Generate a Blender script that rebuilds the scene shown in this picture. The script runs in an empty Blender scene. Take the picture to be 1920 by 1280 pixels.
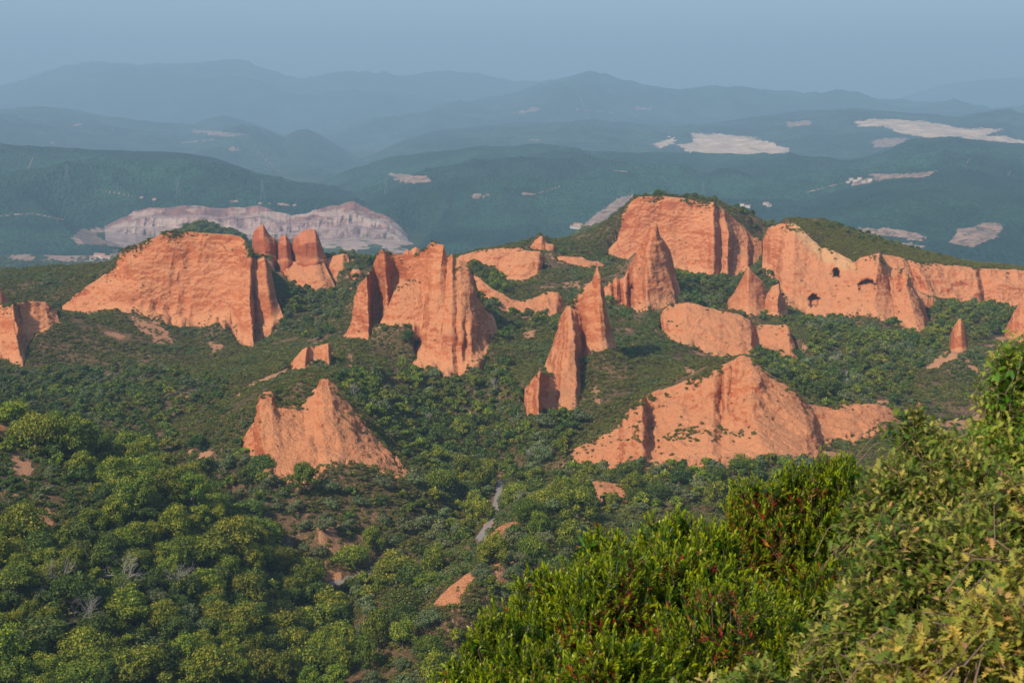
import bpy, math, random
import numpy as np
from mathutils import Vector
rng = np.random.default_rng(7); random.seed(7)
C = bpy.context.scene.collection
scene = bpy.context.scene

# ------------------------------------------------------------------ camera, world, sun, exposure
F = 2667.0; PITCH = math.radians(9.4)
cam_d = bpy.data.cameras.new('camera'); cam = bpy.data.objects.new('camera', cam_d); C.objects.link(cam)
cam_d.sensor_width = 36; cam_d.lens = 36 * F / 1920
cam.location = (0, 0, 0); cam.rotation_euler = (math.radians(90) - PITCH, 0, 0)
cam_d.clip_start = .1; cam_d.clip_end = 90000
cam_d.dof.use_dof = True; cam_d.dof.focus_distance = 700; cam_d.dof.aperture_fstop = 10.0
scene.camera = cam
SUN_EL, SUN_AZ = math.radians(42), math.radians(224)          # azimuth clockwise from +Y; behind the viewer, to the left
to_sun = Vector((math.sin(SUN_AZ) * math.cos(SUN_EL), math.cos(SUN_AZ) * math.cos(SUN_EL), math.sin(SUN_EL)))
w = bpy.data.worlds.new("World"); scene.world = w; w.use_nodes = True
nt = w.node_tree; nt.nodes.clear()
sky = nt.nodes.new('ShaderNodeTexSky'); sky.sky_type = 'NISHITA'; sky.sun_disc = False
sky.sun_elevation = SUN_EL; sky.sun_rotation = SUN_AZ; sky.air_density = 1.0; sky.dust_density = 1.2; sky.ozone_density = 2.0
bg = nt.nodes.new('ShaderNodeBackground'); bg.inputs[1].default_value = 0.12
wo = nt.nodes.new('ShaderNodeOutputWorld')
nt.links.new(sky.outputs[0], bg.inputs[0]); nt.links.new(bg.outputs[0], wo.inputs[0])
sd = bpy.data.lights.new('sun', 'SUN'); so = bpy.data.objects.new('sun', sd); C.objects.link(so)
sd.energy = 4.0; sd.angle = math.radians(0.6); sd.color = (1.0, 0.88, 0.70)
so.rotation_euler = to_sun.to_track_quat('Z', 'Y').to_euler()
vs = scene.view_settings; vs.view_transform = 'Standard'; vs.look = 'None'; vs.exposure = 0.62; vs.gamma = 1
scene.cycles.use_denoising = True; scene.cycles.denoising_prefilter = 'ACCURATE'
scene.cycles.max_bounces = 5; scene.cycles.diffuse_bounces = 2; scene.cycles.transmission_bounces = 2
scene.cycles.volume_bounces = 0; scene.cycles.transparent_max_bounces = 4
HAZE_DENSITY = 1 / 8400.0; HAZE_COL = (0.45, 0.70, 0.93)

# ------------------------------------------------------------------ helpers
SP, CP = math.sin(PITCH), math.cos(PITCH)
def P(px, py, Y):                                               # image direction + distance -> world point
    px, py, Y = np.broadcast_arrays(np.asarray(px, float), np.asarray(py, float), np.asarray(Y, float))
    xc = (px - 960) / F; yc = (640 - py) / F
    dy = CP + yc * SP; dz = -SP + yc * CP
    k = Y / dy
    return np.stack([xc * k, Y, dz * k], -1)
def proj(p):
    x, y, z = p[..., 0], p[..., 1], p[..., 2]
    d = y * CP - z * SP; u = y * SP + z * CP
    return 960 + F * x / d, 640 - F * u / d
def _h(ix, iy, iz, s):
    n = (ix * 374761393 + iy * 668265263 + iz * 1440662683 + s * 1274126177) & 0xFFFFFFFF
    n = ((n ^ (n >> 13)) * 1274126177) & 0xFFFFFFFF
    n = ((n ^ (n >> 15)) * 2246822519) & 0xFFFFFFFF
    return ((n ^ (n >> 16)) & 0xFFFFFF) / 8388607.5 - 1.0
def vnoise(x, y, z, s=0):
    x, y, z = np.broadcast_arrays(np.asarray(x, float), np.asarray(y, float), np.asarray(z, float))
    ix = np.floor(x).astype(np.int64); iy = np.floor(y).astype(np.int64); iz = np.floor(z).astype(np.int64)
    fx, fy, fz = x - ix, y - iy, z - iz
    fx = fx * fx * (3 - 2 * fx); fy = fy * fy * (3 - 2 * fy); fz = fz * fz * (3 - 2 * fz)
    r = 0
    for a in (0, 1):
        wx = fx if a else 1 - fx
        for b in (0, 1):
            wy = fy if b else 1 - fy
            for c in (0, 1):
                wz = fz if c else 1 - fz
                r = r + _h(ix + a, iy + b, iz + c, s) * wx * wy * wz
    return r
def fbm(x, y, z, o=4, s=0, g=.5):
    r = 0; a = 1; t = 0
    for i in range(o):
        r = r + a * vnoise(x * 2**i + 17.3 * i, y * 2**i, z * 2**i, s + i); t += a; a *= g
    return r / t
def ridged(x, y, z, o=4, s=0):
    r = 0; a = 1; t = 0
    for i in range(o):
        r = r + a * (1 - 2 * np.abs(vnoise(x * 2**i, y * 2**i, z * 2**i, s + i))); t += a; a *= .5
    return r / t
def smooth(a, b, x):
    t = np.clip((x - a) / (b - a), 0, 1); return t * t * (3 - 2 * t)
def inpoly(px, py, poly):
    r = np.zeros(px.shape, bool); n = len(poly)
    for i in range(n):
        x1, y1 = poly[i]; x2, y2 = poly[(i + 1) % n]
        if y1 == y2: continue
        c = ((y1 > py) != (y2 > py)) & (px < (x2 - x1) * (py - y1) / (y2 - y1) + x1)
        r ^= c
    return r
def linedist(px, py, pts):
    d = np.full(px.shape, 1e9)
    for (x1, y1), (x2, y2) in zip(pts[:-1], pts[1:]):
        L = (x2 - x1)**2 + (y2 - y1)**2
        t = np.clip(((px - x1) * (x2 - x1) + (py - y1) * (y2 - y1)) / L, 0, 1)
        d = np.minimum(d, np.hypot(px - x1 - t * (x2 - x1), py - y1 - t * (y2 - y1)))
    return d
def mesh_np(name, V, quads=None, tris=None, smooth_=True):
    m = bpy.data.meshes.new(name)
    nv = len(V); m.vertices.add(nv); m.vertices.foreach_set('co', np.asarray(V, np.float32).ravel())
    parts = []; sizes = []
    if quads is not None and len(quads): parts.append(np.asarray(quads).ravel()); sizes.append(np.full(len(quads), 4))
    if tris is not None and len(tris): parts.append(np.asarray(tris).ravel()); sizes.append(np.full(len(tris), 3))
    if parts:
        idx = np.concatenate(parts); sz = np.concatenate(sizes)
        m.loops.add(len(idx)); m.loops.foreach_set('vertex_index', idx.astype(np.int32))
        m.polygons.add(len(sz)); m.polygons.foreach_set('loop_start', np.concatenate([[0], np.cumsum(sz)[:-1]]).astype(np.int32))
        m.polygons.foreach_set('use_smooth', np.full(len(sz), smooth_))
    m.update(calc_edges=True)
    return m
def gridquads(nr, nc, off=0):
    r, c = np.meshgrid(np.arange(nr - 1), np.arange(nc - 1), indexing='ij')
    a = (r * nc + c).ravel() + off
    return np.stack([a, a + 1, a + nc + 1, a + nc], -1)
def attr(m, name, v):
    a = m.attributes.new(name, 'FLOAT', 'POINT'); a.data.foreach_set('value', np.asarray(v, np.float32))
def attrc(m, name, v):
    a = m.attributes.new(name, 'FLOAT_COLOR', 'POINT')
    v = np.asarray(v, np.float32); a.data.foreach_set('color', np.concatenate([v, np.ones((len(v), 1), np.float32)], 1).ravel())
def link(name, m, mat=None, parent=None):
    o = bpy.data.objects.new(name, m); C.objects.link(o)
    if mat: m.materials.append(mat)
    if parent: o.parent = parent
    return o
def tag(o, label, cat, group=None):
    o['label'] = label; o['category'] = cat
    if group: o['group'] = group
    return o
def struct(o): o['kind'] = 'structure'; return o
def empty(name, loc, label, cat, group=None, rz=0):
    o = bpy.data.objects.new(name, None); C.objects.link(o); o.location = loc; o.rotation_euler.z = rz
    o.empty_display_size = .3
    return tag(o, label, cat, group)

# ------------------------------------------------------------------ materials
class NB:
    def __init__(s, name):
        s.m = bpy.data.materials.new(name); s.m.use_nodes = True; s.t = s.m.node_tree; s.t.nodes.clear()
        s.out = s.n('OutputMaterial'); 
    def n(s, typ, **kw):
        nd = s.t.nodes.new('ShaderNode' + typ)
        for k, v in kw.items(): setattr(nd, k, v)
        return nd
    def l(s, a, b): s.t.links.new(a, b)
    def val(s, x, inp):
        if hasattr(x, 'links') or isinstance(x, bpy.types.NodeSocket): s.l(x, inp)
        else: inp.default_value = x
    def math(s, op, a, b=0.0, clamp=False):
        nd = s.n('Math', operation=op, use_clamp=clamp); s.val(a, nd.inputs[0]); s.val(b, nd.inputs[1]); return nd.outputs[0]
    def mix(s, f, a, b, mode='MIX'):
        nd = s.n('MixRGB', blend_type=mode); s.val(f, nd.inputs[0])
        for x, i in ((a, 1), (b, 2)):
            if isinstance(x, tuple): nd.inputs[i].default_value = (*x, 1)
            else: s.l(x, nd.inputs[i])
        return nd.outputs[0]
    def ramp(s, v, lo, hi):
        nd = s.n('MapRange'); nd.clamp = True; s.l(v, nd.inputs[0]); nd.inputs[1].default_value = lo; nd.inputs[2].default_value = hi
        return nd.outputs[0]
    def pos(s, scale=(1, 1, 1), obj=False):
        mp = s.n('Mapping'); mp.inputs['Scale'].default_value = scale
        s.l(s.n('TexCoord').outputs['Object'] if obj else s.n('NewGeometry').outputs['Position'], mp.inputs[0]); return mp.outputs[0]
    def noise(s, vec, scale, det=4, rough=.55, dist=0):
        nd = s.n('TexNoise'); s.l(vec, nd.inputs['Vector']); nd.inputs['Scale'].default_value = scale
        nd.inputs['Detail'].default_value = det; nd.inputs['Roughness'].default_value = rough; nd.inputs['Distortion'].default_value = dist
        return nd.outputs['Fac']
    def voro(s, vec, scale):
        nd = s.n('TexVoronoi'); s.l(vec, nd.inputs['Vector']); nd.inputs['Scale'].default_value = scale; return nd
    def attr(s, name, out='Fac'):
        nd = s.n('Attribute'); nd.attribute_name = name; return nd.outputs[out]
    def bump(s, h, dist, strength=1.0, normal=None):
        nd = s.n('Bump'); s.l(h, nd.inputs['Height']); nd.inputs['Distance'].default_value = dist; nd.inputs['Strength'].default_value = strength
        if normal: s.l(normal, nd.inputs['Normal'])
        return nd.outputs[0]
    def fin(s, col, rough=.9, normal=None, spec=.2):
        b = s.n('BsdfPrincipled')
        if isinstance(col, tuple): b.inputs['Base Color'].default_value = (*col, 1)
        else: s.l(col, b.inputs['Base Color'])
        b.inputs['Roughness'].default_value = rough; b.inputs['Specular IOR Level'].default_value = spec
        if normal: s.l(normal, b.inputs['Normal'])
        s.l(b.outputs[0], s.out.inputs[0]); s.b = b
        return s.m

def rock_mat(name='sandstone', A=(.52, .160, .062), B=(.39, .104, .040), T=(.62, .27, .125)):
    k = NB(name); p = k.pos()
    n1 = k.noise(p, .045, 5, .6); n2 = k.noise(k.pos((.12, .12, .9)), .5, 5, .65)
    fl = k.noise(k.pos((.6, .6, .05)), .5, 5, .6); fine = k.noise(p, 1.1, 5, .7)
    c = k.mix(k.ramp(n1, .35, .65), A, B)
    c = k.mix(k.math('MULTIPLY', k.ramp(n2, .54, .66), .22), c, (.60, .225, .11))
    c = k.mix(k.math('MULTIPLY', k.ramp(fl, .54, .68), .55), c, (.31, .088, .040))
    bed = k.noise(k.pos((.15, .15, 1)), .075, 3, .6); c = k.mix(k.math('MULTIPLY', k.ramp(bed, .52, .60), .35), c, (.62, .26, .12)); c = k.mix(k.math('MULTIPLY', k.ramp(bed, .46, .38), .35), c, (.36, .10, .045))
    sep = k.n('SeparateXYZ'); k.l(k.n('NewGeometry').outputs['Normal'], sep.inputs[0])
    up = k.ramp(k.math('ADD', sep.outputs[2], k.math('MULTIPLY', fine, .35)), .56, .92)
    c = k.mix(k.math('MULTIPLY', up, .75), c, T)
    tl = k.ramp(k.math('ADD', k.attr('talus'), k.math('MULTIPLY', k.math('SUBTRACT', n1, .5), 1.2)), .35, .75)
    c = k.mix(k.math('MULTIPLY', tl, .75), c, T)
    c = k.mix(k.attr('pale'), c, (.60, .40, .19))
    v = k.voro(p, .75)
    sp = k.math('MULTIPLY', k.ramp(v.outputs['Distance'], .30, .10), .7)
    c = k.mix(k.math('MULTIPLY', sp, k.ramp(k.noise(p, .09, 3, .6), .42, .58)), c, (.24, .085, .045))
    c = k.mix(k.math('MULTIPLY', k.ramp(fine, .58, .8), .30), c, (.64, .30, .17))
    hgt = k.math('ADD', k.math('MULTIPLY', n2, .6), k.math('ADD', k.math('MULTIPLY', fine, 1.3), k.math('MULTIPLY', fl, 1.6)))
    return k.fin(c, .95, k.bump(hgt, 1.1, .9), .1)
def ground_mat():
    k = NB('heath_ground'); p = k.pos()
    n1 = k.noise(p, .035, 5, .6); n2 = k.noise(p, .45, 5, .65); n3 = k.noise(p, 2.2, 3, .6)
    g = k.mix(k.ramp(n2, .38, .62), (.028, .030, .009), (.10, .068, .030))
    soil = k.mix(k.ramp(n3, .3, .7), (.33, .15, .08), (.46, .24, .13))
    litter = k.mix(k.ramp(n3, .35, .65), (.085, .06, .03), (.19, .115, .06))
    g = k.mix(k.ramp(n1, .44, .58), g, litter); g = k.mix(k.ramp(k.noise(p, 1.0, 3, .6), .56, .66), g, (.30, .155, .085))
    bare = k.attr('bare')
    f = k.ramp(k.math('ADD', bare, k.math('MULTIPLY', k.math('SUBTRACT', n2, .5), .9)), .42, .58)
    c = k.mix(f, g, soil)
    tr = k.attr('track')
    c = k.mix(k.ramp(tr, .35, .65), c, (.24, .21, .19))
    return k.fin(c, 1.0, k.bump(k.math('ADD', n2, n3), .8, .8), .1)
def far_mat(name, green, green2, tree=.1, near=False):
    k = NB(name); p = k.pos()
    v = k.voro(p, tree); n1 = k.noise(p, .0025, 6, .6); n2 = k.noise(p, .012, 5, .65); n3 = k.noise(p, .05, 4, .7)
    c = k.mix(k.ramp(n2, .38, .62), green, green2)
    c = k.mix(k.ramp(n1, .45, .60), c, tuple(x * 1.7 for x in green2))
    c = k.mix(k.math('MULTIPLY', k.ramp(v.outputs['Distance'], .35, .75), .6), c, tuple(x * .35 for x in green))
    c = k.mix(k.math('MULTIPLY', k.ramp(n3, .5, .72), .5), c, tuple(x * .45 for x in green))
    rndc = k.mix(k.ramp(n3, .3, .7), (.20, .115, .085), (.38, .24, .18))
    q = k.mix(k.attr('white'), rndc, k.mix(k.ramp(k.noise(k.pos((1, 1, 2.5)), .012, 6, .7), .38, .62), (.70, .50, .34), (.42, .28, .19)))
    f = k.ramp(k.math('ADD', k.attr('bare'), k.math('MULTIPLY', k.math('SUBTRACT', n3, .5), .7)), .4, .6)
    c = k.mix(f, c, q)
    h = k.math('SUBTRACT', 1.0, v.outputs['Distance'])
    return k.fin(c, 1.0, k.bump(k.math('ADD', k.math('MULTIPLY', h, k.math('SUBTRACT', 1.0, k.math('MULTIPLY', f, .9))), k.math('MULTIPLY', n3, 1.6)), 7.0, .9), .05)
def leaf_mat(name, cols, trans=.25, rough=.6, var=.25, spec=.3):
    """cols: dark, mid, light"""
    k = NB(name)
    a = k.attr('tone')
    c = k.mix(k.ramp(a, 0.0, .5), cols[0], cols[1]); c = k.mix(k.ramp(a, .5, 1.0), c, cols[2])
    oi = k.n('ObjectInfo'); r = oi.outputs['Random']
    hs = k.n('HueSaturation'); k.l(c, hs.inputs['Color'])
    hs.inputs['Saturation'].default_value = 1.0
    k.l(k.math('ADD', k.math('MULTIPLY', r, .05), .475), hs.inputs['Hue'])
    r2 = k.math('FRACT', k.math('MULTIPLY', r, 7.31))
    k.l(k.math('ADD', k.math('MULTIPLY', r2, var * 2), 1 - var), hs.inputs['Value'])
    m = k.fin(hs.outputs[0], rough, None, spec)
    t = k.n('BsdfTranslucent'); k.l(hs.outputs[0], t.inputs[0])
    mx = k.n('MixShader'); mx.inputs[0].default_value = trans
    k.l(k.b.outputs[0], mx.inputs[1]); k.l(t.outputs[0], mx.inputs[2]); k.l(mx.outputs[0], k.out.inputs[0])
    return m
def leafcol_mat(name, trans=.3, rough=.45, spec=.35):
    k = NB(name); c = k.attr('col', 'Color')
    m = k.fin(c, rough, None, spec)
    t = k.n('BsdfTranslucent'); k.l(c, t.inputs[0])
    mx = k.n('MixShader'); mx.inputs[0].default_value = trans
    k.l(k.b.outputs[0], mx.inputs[1]); k.l(t.outputs[0], mx.inputs[2]); k.l(mx.outputs[0], k.out.inputs[0])
    return m
def plain(name, col, rough=.9):
    k = NB(name); n = k.noise(k.pos(), 3.0, 4)
    return k.fin(k.mix(k.ramp(n, .3, .7), col, tuple(x * .7 for x in col)), rough)
M_rock = rock_mat(); M_red = rock_mat('red_sandstone', (.46, .125, .055), (.36, .088, .040), (.54, .20, .10)); M_ground = ground_mat()
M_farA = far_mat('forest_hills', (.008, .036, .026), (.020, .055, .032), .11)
M_farB = far_mat('distant_hills', (.014, .040, .030), (.030, .056, .038), .05)
M_farC = far_mat('valley_woods', (.020, .044, .016), (.045, .066, .022), .10)
M_bark = plain('bark', (.16, .12, .09)); M_dead = plain('dead_wood', (.38, .34, .30)); M_twig = plain('twig', (.20, .13, .09))

# ------------------------------------------------------------------ rock formations: sheets lofted through ribs (image column, row, distance)
def S(*ribs, **kw): return (ribs, kw)
ROCKS = []
def rock(name, label, cat, sheets, **kw): ROCKS.append((name, label, cat, sheets, kw))

rock('rock_cliff', 'broad flat-topped orange cliff with a narrow buttress down its right side, left of centre', 'cliff', [
 S([(116,573,884),(118,588,874)], [(148,545,884),(146,575,874),(144,604,864)], [(180,527,886),(178,560,873),(172,594,862)], [(201,511,888),(204,555,868),(206,584,858)],
   [(216,494,888),(222,550,866),(230,586,856)], [(222,478,888),(240,545,862),(252,588,852)], [(232,467,880),(262,540,862),(285,599,850)], [(265,457,880),(285,540,864),(302,606,850)],
   [(312,434,882),(316,530,866),(324,614,849)], [(352,434,885),(356,520,871),(363,622,848)], [(403,438,886),(403,525,868),(403,612,849)], [(432,440,884),(430,520,866),(432,606,846)],
   [(450,442,880),(447,530,860),(444,640,835)], [(462,455,873),(458,545,853),(452,652,828)], [(470,478,867),(468,560,848),(477,668,818)], [(473,481,870),(476,560,860),(480,645,848)],
   [(480,488,870),(484,560,857),(489,628,849)], [(495,481,869),(502,550,856),(512,614,846)], [(506,496,873),(519,560,862),(533,599,853)], thick=50)], fringe=1.0)
rock('rock_cliff', 'ribbed orange cliff cut off by the left edge of the picture', 'cliff', [
 S([(-120,560,800),(-120,620,785),(-120,680,765)], [(-40,566,790),(-40,620,775),(-40,680,755)], [(0,573,786),(0,620,770),(2,676,750)], [(18,569,781),(20,620,765),(25,686,744)], [(24,567,779),(30,630,760),(42,693,738)],
   [(32,568,792),(42,610,784),(52,652,772)], [(60,563,801),(62,600,790),(64,638,778)], [(85,566,806),(88,590,797),(94,618,788)], [(106,580,812),(109,595,805),(114,612,798)], thick=40)], fringe=1.2)
rock('rock_peak', 'dark red rock tip at the left edge above the ribbed cliff', 'rock', [
 S([(-60,470,860),(-60,520,850),(-60,585,840)], [(-25,500,860),(-25,540,850),(-25,585,840)], [(0,540,860),(0,560,852),(0,582,845)], [(20,568,862),(20,576,856),(20,584,850)], thick=25)], red=1)
for nm, lb, rb in (
 ('rock_pillar', 'pointed red rock tower, tallest and leftmost of the three on the far ridge', [
   [(473,448,1004),(473,462,1002),(479,480,1000)], [(476,434,1000),(479,455,994),(485,483,990)], [(486,424,998),(487,448,988),(491,484,986)], [(493,421,998),(494,448,985),(497,484,984)],
   [(503,437,998),(504,455,986),(506,484,985)], [(514,446,1000),(514,460,992),(516,484,990)], [(521,455,1004),(522,468,1002),(524,484,1000)]]),
 ('rock_pillar', 'small slim red rock tower with a knob on top, middle of the three on the far ridge', [
   [(520,462,1000),(519,475,998),(520,490,996)], [(525,445,996),(524,465,990),(525,492,986)], [(532,441,995),(532,460,985),(534,492,983)], [(535,440,995),(537,460,984),(539,492,983)], [(541,448,996),(543,468,988),(546,492,986)], [(549,466,1000),(551,480,998),(553,492,996)]]),
 ('rock_dome', 'rounded red rock block with a flat cap, widest of the three on the far ridge', [
   [(546,462,1000),(547,475,996),(552,492,994)], [(551,445,996),(553,465,988),(558,494,984)], [(562,437,994),(563,460,982),(568,494,980)], [(569,434,994),(573,455,981),(578,494,979)], [(571,430,994),(577,455,981),(584,494,979)],
   [(591,430,994),(592,455,981),(596,493,980)], [(597,444,996),(602,465,986),(606,491,984)], [(605,465,1000),(609,475,997),(616,488,995)]])):
    rock(nm, lb, 'rock tower', [S(*rb, thick=16)], amp=.6, red=1, talus=0)
rock('rock_cliff', 'wedge-shaped orange cliff directly below the three rock towers', 'cliff', [
 S([(517,486,990),(525,500,984),(533,514,978)], [(540,490,988),(545,514,974),(552,540,962)], [(565,492,984),(575,522,966),(583,552,954)], [(590,487,982),(600,520,964),(607,556,950)], [(603,485,986),(618,515,972),(633,547,960)], thick=30)], fringe=1.0)
rock('rock_outcrop', 'rough low outcrop dotted with shrubs right of the three rock towers', 'rock', [
 S([(608,490,994),(612,502,988),(622,522,980)], [(625,480,994),(627,498,985),(632,518,976)], [(642,475,994),(642,492,986),(641,512,978)], [(652,476,998),(655,490,992),(658,506,986)], thick=20)], fringe=1.4)
rock('rock_outcrop', 'small bare orange knob among trees between the far ridge and the central cliff', 'rock', [
 S([(658,512,960),(658,520,956),(658,526,954)], [(662,505,958),(662,515,952),(664,528,950)], [(672,504,958),(674,515,952),(676,528,950)], [(680,512,960),(681,520,957),(682,528,955)], thick=8)])
rock('rock_cliff', 'massive fluted orange cliff with jagged peaks and a shaded cleft, in the centre', 'cliff', [
 S([(661,600,778),(655,616,772),(641,635,764)], [(665,560,780),(660,600,768),(653,640,757)], [(673,534,780),(672,590,765),(672,643,752)], [(687,519,776),(690,580,759),(692,645,746)],
   [(689,518,786),(698,560,792),(703,625,780)], [(700,496,794),(711,550,796),(714,612,785)], [(708,475,788),(717,540,784),(720,600,775)], [(717,467,782),(724,520,774),(727,600,764)],
   [(722,470,788),(733,520,788),(738,605,774)], [(735,476,790),(745,520,788),(748,606,772)], [(749,477,786),(752,520,784),(756,606,770)], [(764,478,785),(767,530,778),(768,610,766)], [(784,476,782),(785,520,776),(785,640,752),(780,672,738)],
   [(797,466,780),(794,530,770),(786,640,745),(778,683,724)], [(812,452,776),(801,540,764),(793,620,742),(784,690,716)], [(823,459,772),(810,545,754),(804,620,732),(798,702,708)],
   [(832,460,770),(822,545,751),(816,640,724),(812,704,706)], [(839,484,770),(834,560,748),(828,640,721),(826,708,704)],
   [(848,474,766),(848,560,744),(846,640,716),(850,714,698)], [(853,483,768),(856,570,743),(856,640,722),(858,712,702)],
   [(862,488,767),(864,570,743),(865,640,716),(868,706,703)], [(870,491,768),(871,570,744),(872,640,721),(875,700,704)], [(877,496,768),(880,575,745),(882,640,718),(886,692,706)],
   [(883,504,771),(889,580,749),(892,640,724),(896,684,710)], [(890,535,780),(900,590,762),(906,632,738),(909,672,722)], [(909,580,792),(915,605,776),(919,628,760),(921,648,745)], [(924,589,798),(930,605,786),(934,620,775),(937,634,765)], thick=55),
 S([(738,548,766),(726,580,762),(709,612,756)], [(745,534,768),(736,570,760),(724,614,752)], [(755,527,770),(750,565,758),(744,615,746)], [(780,528,772),(775,568,757),(772,614,745)], [(800,535,770),(796,570,757),(792,612,746)], thick=10)], fringe=.25)
rock('rock_peak', 'two tiny red peaks showing behind the saddle of the central fluted cliff', 'rock', [
 S([(752,478,850),(752,484,850),(752,490,850)], [(764,467,848),(764,478,845),(764,490,842)], [(769,472,848),(769,480,846),(769,490,843)], [(772,466,848),(773,478,844),(773,490,842)], [(780,463,848),(780,478,844),(780,490,842)], [(786,467,848),(786,478,846),(786,490,843)], [(791,478,850),(791,484,850),(791,490,850)], thick=10)], amp=.4)
rock('rock_cliff', 'low banded cliff facing the trees between the central cliff and the hooked pinnacle', 'cliff', [
 S([(884,508,885),(893,535,874),(903,562,862)], [(905,528,878),(914,550,866),(924,576,855)], [(925,543,870),(932,563,860),(940,586,850)], [(960,562,864),(965,576,856),(972,596,846)], [(985,563,864),(988,576,856),(990,596,846)], [(1008,556,866),(1006,574,856),(1006,596,846)],
   [(1020,548,867),(1022,570,856),(1024,597,845)], [(1046,547,868),(1043,572,856),(1041,598,845)], [(1062,570,868),(1059,578,862),(1055,592,856)], thick=30)], fringe=.7)
rock('rock_cliff', 'long low banded cliff on the far ridge right of the central cliff', 'cliff', [
 S([(848,486,1010),(850,492,1007),(856,500,1004)], [(870,478,1010),(872,488,1006),(878,505,1000)], [(891,471,1010),(894,488,1003),(900,508,996)], [(920,466,1010),(923,488,1001),(925,506,994)], [(956,465,1010),(956,485,1001),(952,502,994)], [(980,466,1012),(982,476,1005),(984,490,998)], thick=30)], fringe=1.0)
rock('rock_dome', 'rounded orange bluff with scattered shrubs in front of the long low banded cliff', 'rock', [
 S([(926,508,960),(928,512,958),(932,518,954)], [(934,489,962),(935,502,955),(938,522,948)], [(956,477,964),(956,498,952),(954,527,942)], [(980,470,965),(980,495,950),(980,531,940)], [(1011,472,966),(1008,492,953),(1006,519,945)], [(1021,484,968),(1018,494,960),(1014,509,952)], thick=26)], fringe=1.0)
rock('rock_peak', 'small tilted peak with a dark red tip and green left slope on the far ridge', 'rock', [
 S([(994,462,1016),(995,467,1014),(998,474,1010)], [(1005,450,1015),(1005,460,1010),(1006,472,1004)], [(1015,442,1014),(1014,455,1006),(1014,474,1000)], [(1022,450,1016),(1021,462,1008),(1021,475,1000)], [(1025,457,1012),(1026,466,1006),(1028,476,1000)], [(1037,458,1012),(1036,467,1008),(1034,476,1003)], [(1041,465,1014),(1040,470,1012),(1038,476,1008)], thick=14)], fringe=.8, amp=.6)
rock('rock_cliff', 'thin pale orange band of cliff between the tilted peak and the big top right cliff', 'cliff', [
 S([(1044,482,990),(1046,486,988),(1050,492,985)], [(1068,482,990),(1068,490,986),(1068,500,982)], [(1092,482,990),(1090,492,985),(1090,504,980)], [(1102,488,990),(1104,496,986),(1106,505,981)], [(1135,492,994),(1134,498,990),(1130,504,986)], thick=18)], fringe=1.0, amp=.7)
rock('rock_pinnacle', 'hooked orange pinnacle with a sharp curved tip and a long fin', 'pinnacle', [
 S([(1047,612,702),(1036,648,690),(1019,690,678)], [(1053,590,700),(1043,645,682),(1028,706,660)], [(1057,582,699),(1050,645,674),(1038,730,640)], [(1062,574,698),(1060,650,664),(1052,740,626),(1050,776,614)], [(1066,569,698),(1066,650,659),(1064,700,643),(1062,776,612)],
   [(1068,567,698),(1076,640,663),(1080,695,646),(1078,772,613)], [(1070,565,699),(1080,620,682),(1086,680,668),(1090,752,636)], [(1074,561,700),(1086,610,691),(1089,650,686),(1092,692,676)], [(1080,555,701),(1091,610,694),(1093,640,690),(1096,676,682)], [(1095,540,702),(1102,600,691),(1105,666,679)], [(1110,527,704),(1115,590,690),(1118,664,677)],
   [(1116,508,706),(1122,580,690),(1130,662,676)], [(1120,495,706),(1128,570,692),(1138,659,679)], [(1124,506,710),(1133,580,703),(1148,657,692)], [(1127,526,718),(1138,590,716),(1159,654,706)], thick=20),
 S([(984,728,626),(983,750,618),(990,788,602)], [(1000,708,624),(998,750,611),(1001,794,598)], [(1013,693,620),(1008,745,604),(1012,800,592)], [(1016,697,630),(1016,745,626),(1018,790,612)], [(1030,702,644),(1030,745,630),(1034,780,617)], [(1046,700,648),(1048,745,630),(1052,778,616)], thick=14)], fringe=.3, amp=.75)
rock('rock_cliff', 'tall flat-topped orange cliff with trees on its rim, the highest one at upper right', 'cliff', [
 S([(1137,471,1044),(1142,477,1040),(1149,486,1036)], [(1157,451,1052),(1160,470,1042),(1166,494,1032)], [(1162,424,1058),(1172,462,1043),(1184,504,1029)], [(1167,400,1060),(1190,450,1046),(1210,512,1026)],
   [(1185,377,1062),(1210,440,1046),(1230,512,1025)], [(1199,369,1062),(1230,440,1046),(1255,510,1024)], [(1241,368,1062),(1258,440,1045),(1275,515,1021)], [(1270,371,1061),(1280,440,1045),(1290,520,1019)], [(1296,374,1060),(1302,440,1042),(1310,524,1016)],
   [(1322,377,1058),(1326,430,1038),(1327,531,1010)], [(1339,379,1056),(1337,430,1033),(1338,532,1004)], [(1345,384,1064),(1350,430,1048),(1349,531,1016)], [(1358,394,1064),(1366,440,1040),(1362,530,1007)],
   [(1372,405,1074),(1376,450,1056),(1374,528,1022)], [(1385,417,1080),(1390,455,1060),(1388,524,1024)], [(1397,428,1082),(1402,460,1058),(1400,520,1022)], [(1410,442,1086),(1414,470,1068),(1412,512,1036)], [(1428,446,1090),(1428,470,1076),(1428,506,1046)], thick=60)], fringe=1.6)
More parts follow.
